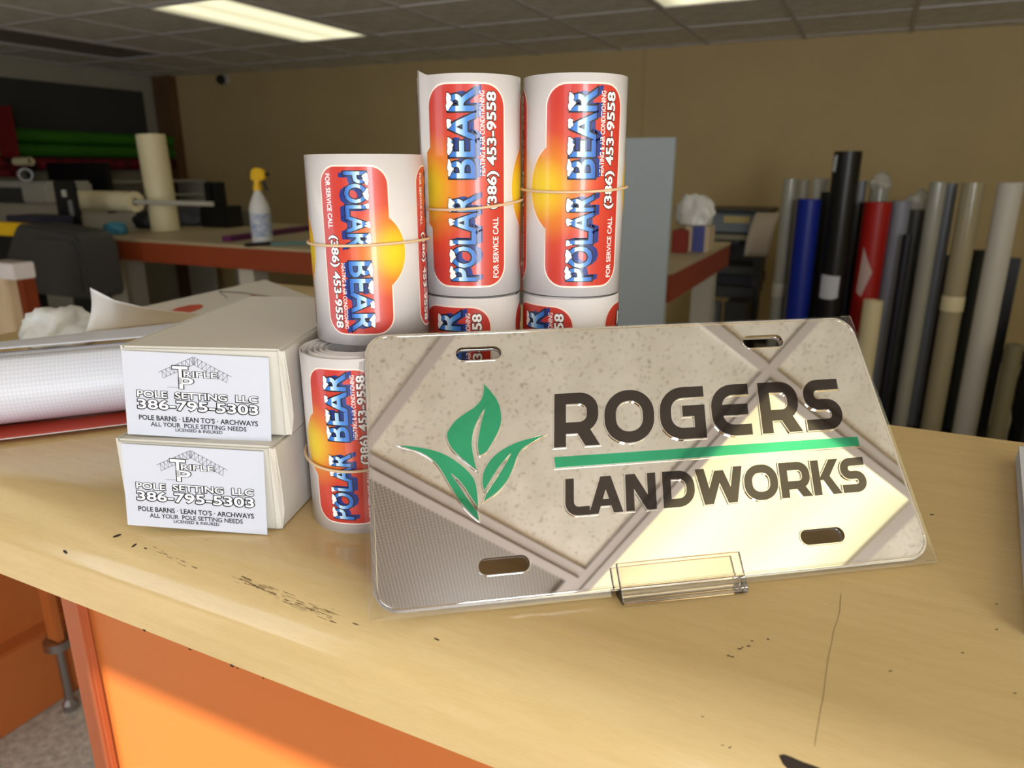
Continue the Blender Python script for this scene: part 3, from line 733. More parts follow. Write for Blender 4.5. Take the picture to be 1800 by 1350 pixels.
band('a', 600, 814, 'beige rubber band round the lower roll beside the card boxes', (-.0028, .0012))

# ------------------------------------------------------------------ card boxes
def card_layers(par):
    W_, H_ = .0889, .0508
    def flat(name, ink, lift, geo):
        mb = MB()
        for vs, fs in geo: mb.add([(x, y, .0002 + .00006 * lift) for x, y in vs], fs)
        return mb.build(name, ink, par)
    T = lambda s, x0, x1, y0, y1, b=0, dx=0, dy=0: (lambda g: ([(x + dx, y + dy) for x, y in g[0]], g[1]))(text_fit(s, x0 * W_, x1 * W_, (1 - y1) * H_, (1 - y0) * H_, b))
    # roof truss drawn in thin lines
    def ln(a, b, w=.00022):
        a, b = Vector(a), Vector(b); n = Vector((-(b - a).y, (b - a).x)).normalized() * w / 2
        return ([tuple(a + n), tuple(b + n), tuple(b - n), tuple(a - n)], [(3, 2, 1, 0)])
    q = lambda x, y: (x * W_, (1 - y) * H_)
    ap, le, re = q(.492, .035), q(.245, .235), q(.745, .245); ap2, le2, re2 = q(.492, .125), q(.275, .300), q(.71, .315)
    g = [ln(le, ap), ln(ap, re), ln(le2, ap2), ln(ap2, re2)]
    lerp = lambda a, b, t: (a[0] + (b[0] - a[0]) * t, a[1] + (b[1] - a[1]) * t)
    for A, B, C_, D_ in ((le, ap, le2, ap2), (re, ap, re2, ap2)):
        for k in range(8):
            g.append(ln(lerp(C_, D_, k / 8), lerp(A, B, .1 + .9 * k / 8))); g.append(ln(lerp(A, B, .1 + .9 * k / 8), lerp(C_, D_, (k + 1) / 8)))
        g.append(ln(C_, lerp(A, B, .1)))
    for k in range(5): x = .482 + .005 * k; g.append(ln(q(x, .045), q(x, .125), .00016))
    g.append(ln(q(.30, .405), q(.42, .402), .00016))
    flat('truss_drawing', M_ink, 1, g)
    big = (('T', .345, .448, .155, .36), ('P', .388, .482, .285, .415), ('RIPLE', .42, .648, .208, .272))
    flat('lettering_outline', M_ink, 2, [T(*b, .045 if len(b[0]) == 1 else .07) for b in big] + [T('POLE  SETTING  LLC', .09, .915, .46, .535, .075), T('POLE  SETTING  LLC', .09, .915, .46, .535, .055, -.0003, -.0004), T('386-795-5303', .09, .915, .565, .675, .07), T('386-795-5303', .09, .915, .565, .675, .05, -.0003, -.0004)])
    flat('lettering', M_inkw, 3, [T(*b, .012) for b in big] + [T('POLE  SETTING  LLC', .09, .915, .46, .535, .02), T('386-795-5303', .09, .915, .565, .675, .02)])
    flat('small_lettering', M_ink, 2, [T("POLE BARNS · LEAN TO'S · ARCHWAYS", .09, .912, .752, .812, .022), T('ALL YOUR  POLE SETTING NEEDS', .17, .832, .832, .884, .016), T('LICENSED & INSURED', .34, .665, .895, .932, .016)])
def card_box(loc, rz, label, clabel, ctilt, cx, cz, croll):
    e = empty('card_box', loc, rz, label, 'box', 'stacked card boxes')
    W_, D_, H_ = .0985, .178, .0542
    MB().box(-W_, 0, 0, D_, 0, H_).build('tray', M_box, e, bevel=.0012)
    # lid: folded flaps seen as thin boards along the front right corner and the top
    MB().box(-W_ - .0012, -W_, .001, D_, .001, H_ + .0002).build('side_flap', M_box, e)
    MB().box(.0002, .0016, .0015, D_, .0006, H_ - .001).build('side_flap', M_box, e, bevel=.0004)
    mb = MB(); mb.add([(-.0012, -.0006, .001), (.0018, .0012, .0004), (.0030, .0035, .012), (.0024, .004, .03), (.0018, .002, H_ - .002), (-.0012, -.0006, H_ - .0005)], [(0, 1, 2, 3, 4, 5)]); f = mb.build('corner_fold', M_box, e)
    f.modifiers.new('thick', 'SOLIDIFY').thickness = .0006
    MB().box(-W_ + .001, -.002, -.0008, 0, .0012, H_ - .0012).build('front_flap', M_box, e, bevel=.0003)
    c = empty('business_card', (0, 0, 0)); c.parent = None
    S = 1.02
    Ml = Matrix.Translation(loc) @ Matrix.Rotation(rz, 4, 'Z') @ Matrix.Translation((cx, -.0022 - .052 * math.sin(ctilt), cz)) @ Matrix.Rotation(math.pi / 2 - ctilt, 4, 'X') @ Matrix.Rotation(croll, 4, 'Z') @ Matrix.Scale(S, 4)
    c.matrix_world = Ml
    tag(c, clabel, 'business card', 'business cards on the box fronts')
    mb = MB(); mb.add([(0, 0, 0), (.0889, 0, 0), (.0889, .0508, 0), (0, .0508, 0), (0, 0, .0002), (.0889, 0, .0002), (.0889, .0508, .0002), (0, .0508, .0002)], [(3, 2, 1, 0), (4, 5, 6, 7), (0, 1, 5, 4), (1, 2, 6, 5), (2, 3, 7, 6), (3, 0, 4, 7)])
    mb.build('card', M_paper, c); card_layers(c)
    return e
card_box((-.3018, .2938, CT), math.radians(18.5), 'grey-white card box at the bottom of the stack of two', 'white business card on the front of the lower card box', math.radians(6), -.0945, .0010, math.radians(-.3))
card_box((-.3035, .3105, CT + .0552), math.radians(21), 'grey-white card box lying on top of the other box', 'white business card on the front of the upper card box', math.radians(5), -.0985, .0006, math.radians(-1.6))

# ------------------------------------------------------------------ banner roll and sheets on the wing
def banner_mat():
    m = bpy.data.materials.new('banner_mesh_vinyl'); m.use_nodes = True; nt = m.node_tree; b = nt.nodes['Principled BSDF']; N = nt.nodes.new
    b.inputs['Base Color'].default_value = lin((218, 220, 230)); b.inputs['Roughness'].default_value = .4
    uv = N('ShaderNodeAttribute'); uv.attribute_name = 'ink'
    w1 = N('ShaderNodeTexWave'); w1.bands_direction = 'X'; w1.inputs['Scale'].default_value = 110; w2_ = N('ShaderNodeTexWave'); w2_.bands_direction = 'Y'; w2_.inputs['Scale'].default_value = 110
    for w in (w1, w2_): nt.links.new(uv.outputs['Vector'], w.inputs['Vector'])
    x = N('ShaderNodeMath'); x.operation = 'MULTIPLY'; nt.links.new(w1.outputs['Fac'], x.inputs[0]); nt.links.new(w2_.outputs['Fac'], x.inputs[1])
    r = N('ShaderNodeValToRGB'); r.color_ramp.elements[0].color = lin((214, 216, 226)); r.color_ramp.elements[1].color = lin((232, 232, 238)); nt.links.new(x.outputs[0], r.inputs[0]); nt.links.new(r.outputs[0], b.inputs['Base Color'])
    bp = N('ShaderNodeBump'); bp.inputs['Strength'].default_value = .2; bp.inputs['Distance'].default_value = .0004; nt.links.new(x.outputs[0], bp.inputs['Height']); nt.links.new(bp.outputs[0], b.inputs['Normal'])
    return m
M_banner = banner_mat(); M_redv = mat('red_vinyl', (196, 66, 42), .4)
ba = at_z(0, 772, CT); bb = at_z(213, 746, CT); bdir = (bb - ba).normalized(); bn = Vector((-bdir.y, bdir.x, 0))
if bn.y < 0: bn = -bn
bo = ba - bdir * .12; BR_ = .033
broll = empty('banner_roll', bo, 0, 'white ribbed banner roll with red face, lying beside the card boxes', 'banner roll')
broll.matrix_world = frame(bo, bdir, bn, (0, 0, 1))
def sheet(name, fn, nu, nv, m, parent, thick=.0006, sc=(1, 1)):
    vs, fs, I = [], [], []
    for i in range(nu + 1):
        for j in range(nv + 1): vs.append(fn(i / nu, j / nv)); I += [i / nu * sc[0], j / nv * sc[1], 0]
    for i in range(nu):
        for j in range(nv): a = i * (nv + 1) + j; fs.append((a, a + nv + 1, a + nv + 2, a + 1))
    me = bpy.data.meshes.new(name); me.from_pydata(vs, [], fs); A = me.attributes.new('ink', 'FLOAT_VECTOR', 'POINT'); A.data.foreach_set('vector', I)
    o = link(name, me, m, parent, smooth=True); sd = o.modifiers.new('thick', 'SOLIDIFY'); sd.thickness = thick; return o
BL_ = .46
def wrap(u, v):                                                   # two and a half turns, flattened a little, outer tail left loose behind
    t = v * 2.6 * 2 * math.pi; r = BR_ * (.62 + .38 * v)
    return (u * BL_, BR_ * 1.25 + r * 1.25 * math.sin(t - 4.2), BR_ * 1.02 + r * math.cos(t - 4.2))
sheet('roll', wrap, 6, 90, M_banner, broll, sc=(BL_, .42))
def tail(u, v):                                                   # loose outer layer rising off the top of the roll
    x = u * BL_; k = v
    y = BR_ * 1.25 + .050 * k + .035 * u * k; z = BR_ * 2.012 - .008 * k * k + (.010 * u) * math.sin(k * 1.6) * k
    return (x, y, z)
sheet('loose_layer', tail, 12, 10, M_banner, broll, sc=(BL_, .1))
def red_face(u, v): return (u * BL_, -.012 + .05 * v, .0012 + .003 * (1 - v) ** 3)
sheet('red_face', red_face, 2, 8, M_redv, broll)
sheet('white_edge', lambda u, v: (u * BL_, -.0145 + .003 * v, .0044 - .0004 * v), 2, 1, M_white, broll)

# curled sheet corner behind the roll
def P3(u, v, z): return at_z(u, v, z)
cs = empty('curled_sheet', (0, 0, 0), 0, 'white vinyl sheet corner curling up behind the banner roll', 'sheet')
mid = [at_z(u, v, CT + z) for u, v, z in ((158, 506, .085), (200, 528, .073), (250, 540, .060), (300, 547, .046), (345, 551, .032), (400, 552, .013))]
bot = [at_z(u, v, CT + z) for u, v, z in ((150, 585, .034), (200, 580, .033), (250, 574, .030), (300, 568, .026), (345, 563, .020), (400, 556, .010))]
def lerpl(L, t):
    k = min(int(t * (len(L) - 1)), len(L) - 2); f = t * (len(L) - 1) - k; return L[k].lerp(L[k + 1], f)
def curl(u, v):
    p = lerpl(bot, u).lerp(lerpl(mid, u), v); h = (lerpl(mid, u) - lerpl(bot, u)).length
    return p + Vector((.3, -.8, 0)) * (-h * .14 * math.sin(math.pi * v))
sheet('corner', curl, 20, 10, mat('matte_white_vinyl', (244, 242, 240), .5), cs)
def curl2(u, v):
    p = lerpl(bot, u) + Vector((0, -.006, -.002)) * v; return p
sheet('red_face', lambda u, v: lerpl(bot, u * .6) + Vector((-.004, .0, -.012 * v)), 10, 2, M_redv, cs)
# flat printed sheet with red shape and pencil lines
def flat_sheet(name, pix, z, m, label=None, cat=None, par=None, thick=.0006):
    mb = MB(); mb.prism([tuple(at_z(u, v, z)[:2]) for u, v in pix], z, z + thick); o = mb.build(name, m, par, tri=True)
    if label: tag(o, label, cat)
    return o
fs_ = flat_sheet('printed_sheet', [(466, 492), (560, 527), (540, 580), (230, 590), (215, 548)], CT + .0004, mat('pale_sheet', (214, 208, 198), .5), 'pale printed vinyl sheet lying flat behind the card boxes', 'sheet')
flat_sheet('red_print', [(300, 546), (312, 541), (335, 536), (352, 535), (358, 538), (352, 543), (335, 549), (318, 551)], CT + .0012, M_redv, par=fs_, thick=.0002)
for a, b in (((385, 512), (400, 524)), ((385, 512), (430, 515)), ((430, 515), (500, 526))):
    flat_sheet('pencil_line', [(a[0], a[1] - .7), (b[0], b[1] - .7), (b[0], b[1] + .9), (a[0], a[1] + .9)], CT + .0012, M_dark, par=fs_, thick=.0001)
flat_sheet('red_mark', [(434, 521), (444, 519), (455, 522), (446, 525)], CT + .0012, M_redv, par=fs_, thick=.0001)
# crumpled bag
def crumple(name, c, size, m, seed, label, cat, sub=4):
    bm = bmesh.new(); bmesh.ops.create_icosphere(bm, subdivisions=sub, radius=1); from mathutils import noise as NZ
    for v in bm.verts:
        p = v.co * 1.6 + Vector((seed, seed * 2.3, 0)); k = 1 + .35 * NZ.noise(p) + .22 * abs(NZ.noise(p * 2.7)) - .12 * abs(NZ.noise(p * 5.5))
        v.co = Vector((v.co.x * k * size[0], v.co.y * k * size[1], max(v.co.z * k, -.45) * size[2]))
    zmin = min(v.co.z for v in bm.verts)
    for v in bm.verts: v.co.z -= zmin
    me = bpy.data.meshes.new(name); bm.to_mesh(me); bm.free(); o = link(name, me, m, None, smooth=True); o.location = c; tag(o, label, cat); return o
M_bag = mat('white_bag', (220, 220, 216), .3, spec=.7)
bg_ = at_z(108, 600, CT); crumple('plastic_bag', (bg_.x, bg_.y, CT + .0006), (.042, .04, .03), M_bag, 3, 'crumpled white plastic bag behind the banner roll', 'plastic bag')
# paper stack at the right end
p0 = at_z(1788, 786, CT + .012); p1 = at_z(1803, 985, CT + .012); dd = (p1 - p0).normalized()
st = empty('paper_stack', (p0.x, p0.y, CT)); st.matrix_world = frame((p0.x, p0.y, CT), (-dd.y, dd.x, 0), (-dd.x, -dd.y, 0), (0, 0, 1)); tag(st, 'stack of white sheets near the open end of the counter', 'paper stack')
for k in range(6): MB().box(random.uniform(0, .0015), .2, -.25, random.uniform(-.002, .002), .0022 * k, .0022 * k + .0018).build('sheet', M_paper, st)

# ------------------------------------------------------------------ work table and what stands on it
TZ = .95
t0 = at_z(148, 413, TZ); t1 = at_z(1262, 437, TZ)
TX0, TX1, TY0, TY1 = t0.x, t1.x, 2.36, 3.45
M_ttop = mat('worn_table_top', (176, 160, 126), .5, noise=.12, nscale=6)
tb = empty('work_table', ((TX0 + TX1) / 2, (TY0 + TY1) / 2, 0), 0, 'long work table with tan top and red-brown edge', 'table')
hx, hy = (TX1 - TX0) / 2, (TY1 - TY0) / 2
MB().box(-hx, hx, -hy, hy, TZ - .012, TZ).build('table_top', M_ttop, tb)
MB().box(-hx + .003, hx - .003, -hy + .003, -hy + .03, TZ - .105, TZ - .012).build('front_apron', M_red_edge, tb)
MB().box(-hx + .003, hx - .003, hy - .03, hy - .003, TZ - .105, TZ - .012).build('back_apron', M_red_edge, tb)
MB().box(hx - .03, hx - .003, -hy + .03, hy - .03, TZ - .105, TZ - .012).build('end_apron', M_red_edge, tb)
MB().box(-hx + .003, -hx + .03, -hy + .03, hy - .03, TZ - .105, TZ - .012).build('end_apron', M_red_edge, tb)
for sx in (-1, -.3, .35, 1):
    for sy in (-1, 1): MB().box(sx * (hx - .09) - .045, sx * (hx - .09) + .045, sy * (hy - .09) - .045, sy * (hy - .09) + .045, 0, TZ - .1).build('leg', M_light, tb)
MB().box(-hx + .1, hx - .1, -hy + .1, hy - .1, .22, .24).build('lower_shelf', M_ttop, tb)

def vroll(name, base, r, h, m, label, group=None, lean=None, hollow=True, bandz=None, band_m=None, cat='vinyl roll'):
    e = empty(name, base, 0, label, cat, group)
    if lean: e.rotation_euler = lean
    mb = MB()
    if hollow: mb.lathe([(r * .5, 0), (r, 0), (r, h), (r * .5, h), (r * .45, h - .01), (r * .45, .005)], 28, cap0=False, cap1=False)
    else: mb.lathe([(r * .96, 0), (r, .006), (r, h - .006), (r * .96, h)], 28)
    mb.build('wound_sheet', m, e, smooth=50)
    if bandz is not None:
        mb = MB(); mb.lathe([(r + .0015, bandz), (r + .0025, bandz + .004), (r + .0025, bandz + .066), (r + .0015, bandz + .07)], 28, cap0=False, cap1=False); mb.build('wrap_band', band_m or M_light, e, smooth=50)
    return e
p = at_z(292, 406, TZ); q = at_y(283, 236, p.y)
vroll('vinyl_roll', (p.x, p.y, TZ), .072, q.z - TZ, M_cream, 'cream vinyl roll standing upright on the work table', lean=(0, math.radians(-2.5), 0))
# spray bottle
sp = at_z(462, 427, TZ); sb = empty('spray_bottle', (sp.x, sp.y, TZ), math.radians(10), 'white spray bottle with blue label and yellow trigger on the table', 'spray bottle')
sb.scale = (1.12, 1.12, 1.12)
mb = MB(); mb.lathe([(.036, 0), (.04, .004), (.04, .13), (.037, .15), (.022, .185), (.014, .2), (.014, .21)], 28); mb.build('bottle', mat('white_hdpe', (215, 216, 214), .45), sb, smooth=40)
mb = MB(); mb.lathe([(.0408, .028), (.0408, .118)], 28, cap0=False, cap1=False); mb.build('blue_label', mat('blue_print', (128, 150, 186), .5, noise=.5, nscale=60, c2=(210, 214, 220)), sb, smooth=40)
M_yel = mat('yellow_plastic', (236, 190, 28), .4)
mb = MB(); mb.lathe([(.017, .205), (.017, .225), (.013, .228), (.012, .25)], 20); mb.build('collar', M_yel, sb, smooth=40)
mb = MB(); mb.prism([(-.022, .245), (.028, .243), (.04, .252), (.044, .272), (.03, .288), (.0, .292), (-.018, .28)], -.011, .011, frame((0, 0, 0), (1, 0, 0), (0, 0, 1), (0, -1, 0))); mb.build('spray_head', M_yel, sb, bevel=.003)
mb = MB(); mb.tube([(.026, 0, .25), (.034, 0, .235), (.036, 0, .22), (.046, 0, .208)], .005, 8); mb.build('trigger', M_black, sb, smooth=50)
mb = MB(); mb.tube([(.044, 0, .268), (.056, 0, .268)], .007, 10); mb.build('nozzle', M_black, sb, smooth=50)
# blue glove, purple and teal straight edges, cutter
gl = at_z(202, 411, TZ); crumple('blue_cloth', (gl.x, gl.y, TZ + .0005), (.075, .05, .042), mat('blue_nitrile', (70, 140, 165), .55), 9, 'crumpled blue cloth near the corner of the work table', 'cloth', 3)
def bar(name, u0, v0, u1, v1, w, h, m, label, cat):
    a, b = at_z(u0, v0, TZ), at_z(u1, v1, TZ); d_ = b - a; e = MB().box(0, d_.length, -w / 2, w / 2, 0, h).build(name, m, bevel=.002); e.location = (a.x, a.y, TZ + .0006); e.rotation_euler = (0, 0, math.atan2(d_.y, d_.x)); tag(e, label, cat); return e
bar('squeegee_bar', 398, 425, 560, 402, .05, .025, mat('purple_plastic', (98, 36, 84), .4), 'long purple plastic bar lying on the table behind the spray bottle', 'bar')
bar('straight_edge', 476, 431, 590, 428, .06, .012, mat('teal_plastic', (88, 130, 128), .5), 'teal straight edge lying on the work table', 'ruler')
bar('knife', 432, 434, 478, 430, .03, .014, M_black, 'black utility knife lying in front of the spray bottle', 'knife')
# binder and black dispenser at the back of the table
def bbox(name, u0, v0, u1, v1, y, depth, m, bevel=.004, par=None, z0=None):
    a, b = at_y(u0, (v0 + v1) / 2, y), at_y(u1, (v0 + v1) / 2, y); um = (u0 + u1) / 2; z1 = at_y(um, v0, y).z; zb = at_y(um, v1, y).z if z0 is None else z0
    return MB().box(a.x, b.x, y, y + depth, zb, z1).build(name, m, par, bevel=bevel)
e = empty('tape_dispenser', (0, 0, 0), 0, 'black twin-post tape dispenser at the back of the work table', 'dispenser')
bbox('base', 352, 362, 398, 400, 3.05, .12, M_black, par=e, z0=TZ)
bbox('post', 359, 320, 370, 364, 3.07, .05, M_black, par=e); bbox('post', 374, 320, 386, 364, 3.07, .05, M_black, par=e)
e2 = empty('foil_bundle', (0, 0, 0)); bpy.data.objects.remove(e2)
for i, (u, v, sx, sy, sz, c, lab) in enumerate(((232, 401, .10, .08, .06, (34, 34, 34), 'dark bundle of scrap film at the back corner of the work table'), (333, 396, .11, .08, .09, (70, 72, 78), 'grey heap of wrap film between the cream roll and the tape dispenser'), (425, 396, .07, .05, .07, (88, 82, 68), 'brown heap of scraps beside the tape dispenser'))):
    p = at_z(u, v, TZ); crumple('scrap_heap', (p.x, max(p.y, 2.9), TZ + .0005), (sx, sy, sz), mat('scrap%d' % i, c, .45), 5 + i, lab, 'scrap heap', 3)
# horizontal roll on its rod
pr = at_y(135, 352, 2.60); pe = at_y(238, 352, 2.60); pf = at_y(372, 347, 2.60)
e = empty('roll_holder', (pr.x, 2.60, pr.z), 0, 'cream vinyl roll on a thin horizontal rod over the table', 'vinyl roll')
rl = pe.x - pr.x; MX = Matrix.Rotation(math.pi / 2, 4, 'Y'); dz_ = (pe.z - pr.z)
mb = MB(); mb.lathe([(.02, 0), (.052, 0), (.052, rl), (.02, rl)], 28, MX, False, False); mb.build('wound_sheet', M_cream, e, smooth=50)
mb = MB(); mb.lathe([(.012, -.05), (.012, pf.x - pr.x)], 14, MX @ Matrix.Translation((0, 0, 0))); mb.build('rod', M_light, e, smooth=50)
MB().box(-.09, -.05, -.05, .05, -(pr.z - .0), .06).build('post', M_black, e)
MB().box(-.05, .02, -.03, .0, -.085, -.05).build('bracket', M_black, e)

# ------------------------------------------------------------------ vinyl cutter and clutter at the left
PYc = 2.05
e = empty('vinyl_cutter', (0, 0, 0), 0, 'grey vinyl cutter with rounded end cover and yellow strip', 'plotter')
g0, g1 = at_y(18, 520, PYc), at_y(158, 520, PYc); zt, zb = at_y(90, 395, PYc).z, at_y(90, 520, PYc).z
cw = g1.x - g0.x; hh_ = zt - zb
mb = MB(); mb.prism(rpoly([(g0.x, zb), (g1.x, zb), (g1.x, zt - hh_ * .1), (g0.x + cw * .25, zt), (g0.x, zt - hh_ * .6)], [.03, .03, .09, .09, .05], True), PYc, PYc + .18, frame((0, 0, 0), (1, 0, 0), (0, 0, 1), (0, 1, 0))); mb.build('end_cover', M_dark, e, bevel=.012)
mb = MB(); mb.prism(rpoly([(g0.x + cw * .3, zb + .03), (g1.x - .03, zb + .03), (g1.x - .03, zt - hh_ * .2), (g0.x + cw * .42, zt - .06)], [.03, .03, .05, .06], True), PYc - .008, PYc + .002, frame((0, 0, 0), (1, 0, 0), (0, 0, 1), (0, 1, 0))); mb.build('side_panel', M_dark, e, bevel=.004)
a = at_y(-80, 413, PYc + .05); b = at_y(58, 413, PYc + .05); za = at_y(20, 392, PYc + .05).z
MB().box(a.x, b.x, PYc + .05, PYc + .1, a.z + .012, za).build('yellow_strip', M_yel, e, bevel=.006)
MB().box(a.x - .4, g0.x + .1, PYc + .07, PYc + .26, zb + .05, za - .04).build('carriage', M_black, e, bevel=.01)
MB().box(at_y(10, 385, PYc + .1).x, at_y(75, 385, PYc + .1).x, PYc + .1, PYc + .25, za - .01, za + .03).build('control_panel', mat('navy_plastic', (40, 40, 58), .4), e, bevel=.004)
for x in (g0.x + .05, g1.x - .06): MB().box(x, x + .04, PYc + .06, PYc + .12, 0, zb + .01).build('leg', M_black, e)
# black upright with print
e = empty('banner_stand', (0, 0, 0), 0, 'narrow black upright device beside the horizontal cream roll', 'device')
bbox('upright', 104, 318, 140, 470, 2.335, .02, M_black, par=e, bevel=.006, z0=0)
bbox('clip', 108, 334, 114, 346, 2.327, .01, M_light, par=e, bevel=.001)
bbox('print_strip', 121, 352, 127, 380, 2.330, .006, M_grey, par=e, bevel=.0005)
# printer body: pale box with window, white shelf below
e = empty('wide_printer', (0, 0, 0), 0, 'pale wide-format printer with a dark window at the left side', 'printer')
bbox('upper_body', -120, 318, 82, 357, 3.3, .36, M_light, par=e, bevel=.02)
bbox('window', -60, 329, 37, 355, 3.29, .02, M_dark, par=e)
bbox('lower_body', -120, 357, 103, 440, 3.25, .4, mat('warm_white_plastic', (176, 170, 152), .5), par=e, bevel=.01, z0=0)
mb = None
# black monitor-like board behind it
e = bbox('black_board', 88, 286, 192, 380, 3.72, .04, M_black, z0=.0); tag(e, 'large black board standing behind the cream roll holder', 'board')
# rolls lying on the printer
def hroll(u0, u1, v, y, r, m, label, rz=0, hollow=True, cat='vinyl roll'):
    a, b = at_y(u0, v, y), at_y(u1, v, y); e = empty('vinyl_roll', a, 0, label, cat, 'rolls lying at the left'); d_ = b - a; d_.z = 0; e.rotation_euler = (0, math.pi / 2, math.atan2(d_.y, d_.x) + rz)
    mb = MB(); L = d_.length; mb.lathe([(r * .8, 0), (r, 0), (r, L), (r * .8, L), (r * .78, L - .01), (r * .78, .01)], 24, None, False, False); mb.build('wound_sheet', m, e, smooth=50); return e
hroll(42, 84, 307, 3.4, .045, mat('white_film', (200, 204, 204), .4), 'short open white roll lying on the pale printer', rz=-.5)
hroll(28, 54, 284, 3.45, .03, M_cream, 'short cream tube above the white roll at the left')
hroll(-30, 24, 304, 3.42, .03, mat('red_tube', (120, 24, 34), .5), 'dark red tube lying behind the white roll')
# left wall shelves: dark board, green rolls, red patterned roll
YA, YB = at_x(0, 200, XL + .3).y - 1.2, 5.0
zt, zb = at_x(140, 150, XL + .02).z, at_x(140, 250, XL + .02).z
e = MB().box(XL + .005, XL + .03, YA, YB, zb - .1, zt).build('wall_board', mat('charcoal_board', (62, 60, 57), .8)); tag(e, 'large charcoal board hung high on the left wall', 'board')
M_green = mat('green_vinyl', (52, 118, 22), .45)
for k, (v, lab) in enumerate(((243, 'upper bright green roll on the left wall rack'), (265, 'lower bright green roll on the left wall rack'))):
    z = at_x(140, v, XL + .2).z + (.006 if v == 243 else 0); e = empty('vinyl_roll', (XL + .16, YA + .3, z), 0, lab, 'vinyl roll', 'rolls on the left wall rack'); e.rotation_euler = (-math.pi / 2, 0, 0)
    mb = MB(); mb.lathe([(.03, 0), (.052, 0), (.052, 2.6), (.03, 2.6)], 24, None, False, False); mb.build('wound_sheet', M_green, e, smooth=50)
z = at_x(140, 288, XL + .2).z; e = empty('vinyl_roll', (XL + .16, YA + .3, z), 0, 'dark roll with red speckled print under the green rolls', 'vinyl roll', 'rolls on the left wall rack'); e.rotation_euler = (-math.pi / 2, 0, 0)
mb = MB(); mb.lathe([(.03, 0), (.05, 0), (.05, 2.6), (.03, 2.6)], 24, None, False, False); mb.build('wound_sheet', mat('red_speckle', (150, 26, 44), .5, noise=1, nscale=14, c2=(18, 12, 14)), e, smooth=50)
rk = empty('bracket_rack', (XL + .004, YA + .4, 0), 0, 'dark metal rack of brackets carrying the green rolls', 'rack')
for k in range(3):
    MB().box(.0, .03, k * 1.1, k * 1.1 + .03, at_x(140, 330, XL).z - .1, zb + .0).build('upright', M_dark, rk)
    for v in (243, 265, 288): zz = at_x(140, v, XL + .2).z; MB().box(.03, .23, k * 1.1, k * 1.1 + .03, zz - .060, zz - .055).build('arm', M_dark, rk)
z0 = at_x(240, 300, XL + .3).z
e = empty('slat_shelf', (XL + .26, 3.9, 0), 0, 'pale wooden shelves under the wall rack', 'shelf')
for k in range(3): MB().box(0, .35, 0, 1.2, z0 - .12 * k - .1, z0 - .12 * k - .08).build('shelf_board', M_light, e)
for y in (0, 1.17): MB().box(0, .35, y, y + .03, 0, z0 - .1).build('side_board', M_light, e)
e = bbox('red_banner', -8, 186, 24, 276, 3.5, .015, mat('red_fabric', (120, 14, 18), .7)); tag(e, 'red fabric banner hanging near the left wall', 'banner')
MB().box(0, 1, 0, 1, 0, 1).bm.free()
# pilaster in the corner, security camera
pa = (at_z(280, 137, HC) - WB0).dot(d)
pil = MB().box(.02, .22, -.1, 0, 0, HC).build('trim_1', mat('brown_pilaster', (122, 88, 56), .7, noise=.3, nscale=5)); pil.matrix_world = MW; struct(pil)
cx = (at_y(400, 145, 5.3) - WB0).dot(d); cz = at_y(400, 145, 5.45).z
sc_ = empty('security_camera', WB0 + d * cx + Vector((0, 0, cz)), math.atan2(d.y, d.x), 'small black dome security camera high on the back wall', 'camera')
mb = MB(); mb.lathe([(.05, 0), (.05, .015), (.035, .03)], 20, Matrix.Rotation(math.pi / 2, 4, 'X')); mb.build('mount', M_light, sc_, smooth=40)
bm = bmesh.new(); bmesh.ops.create_uvsphere(bm, u_segments=20, v_segments=12, radius=.042); me = bpy.data.meshes.new('dome'); bm.to_mesh(me); bm.free(); o = link('dome', me, M_black, sc_, smooth=True); o.location = (-.01, -.05, -.005)
# wooden post with white cap, leaning board, cans under the table
e = empty('timber_post', (0, 0, 0), 0, 'pale timber post with a white cap near the vinyl cutter', 'post')
bbox('timber', -20, 488, 20, 600, 1.55, .04, mat('pale_timber', (206, 184, 150), .6, noise=.15, nscale=8, stretch=(6, 6, 1)), par=e, z0=0); bbox('cap', -25, 462, 22, 490, 1.53, .08, M_white, par=e)
e = bbox('timber_block', 15, 462, 38, 497, 1.75, .05, M_red_edge, z0=0); tag(e, 'brown timber offcut standing behind the white-capped post', 'block')
sbv = at_x(135, 380, -3.78); sbe = at_x(240, 380, -3.78)
e = MB().box(-3.80, -3.775, sbv.y, min(sbe.y, sbv.y + .55), 0, at_x(180, 376, -3.78).z).build('leaning_board', M_light); tag(e, 'pale upright board at the end of the work table', 'board')
for i, (u, v, r, h, c) in enumerate(((250, 505, .07, .17, (120, 116, 104)), (292, 505, .05, .12, (150, 148, 140)), (342, 500, .08, .2, (128, 124, 112)), (390, 500, .055, .13, (168, 166, 160)), (455, 480, .07, .18, (96, 96, 98)))):
    p = at_z(u, v, .24); x = min(max(p.x, TX0 + .25), TX1 - .3); y = 2.62 + .07 * (i % 3)
    p = at_y(u, v, y); e = empty('paint_can', (p.x, y, .2406), 0, ['dull grey can', 'small pale can', 'large dull can', 'small bright can', 'dark grey can'][i] + ' on the shelf under the work table', 'can', 'cans under the work table')
    mb = MB(); mb.lathe([(r * .96, 0), (r, .005), (r, h - .008), (r * 1.03, h - .004), (r * 1.03, h), (r * .9, h), (r * .88, h - .008)], 24); mb.build('body', mat('can%d' % i, c, .35, metal=.4), e, smooth=40)
    mb = MB(); mb.lathe([(r * .8, h - .007), (r * .8, h - .002)], 24); mb.build('lid', M_steel, e, smooth=40)

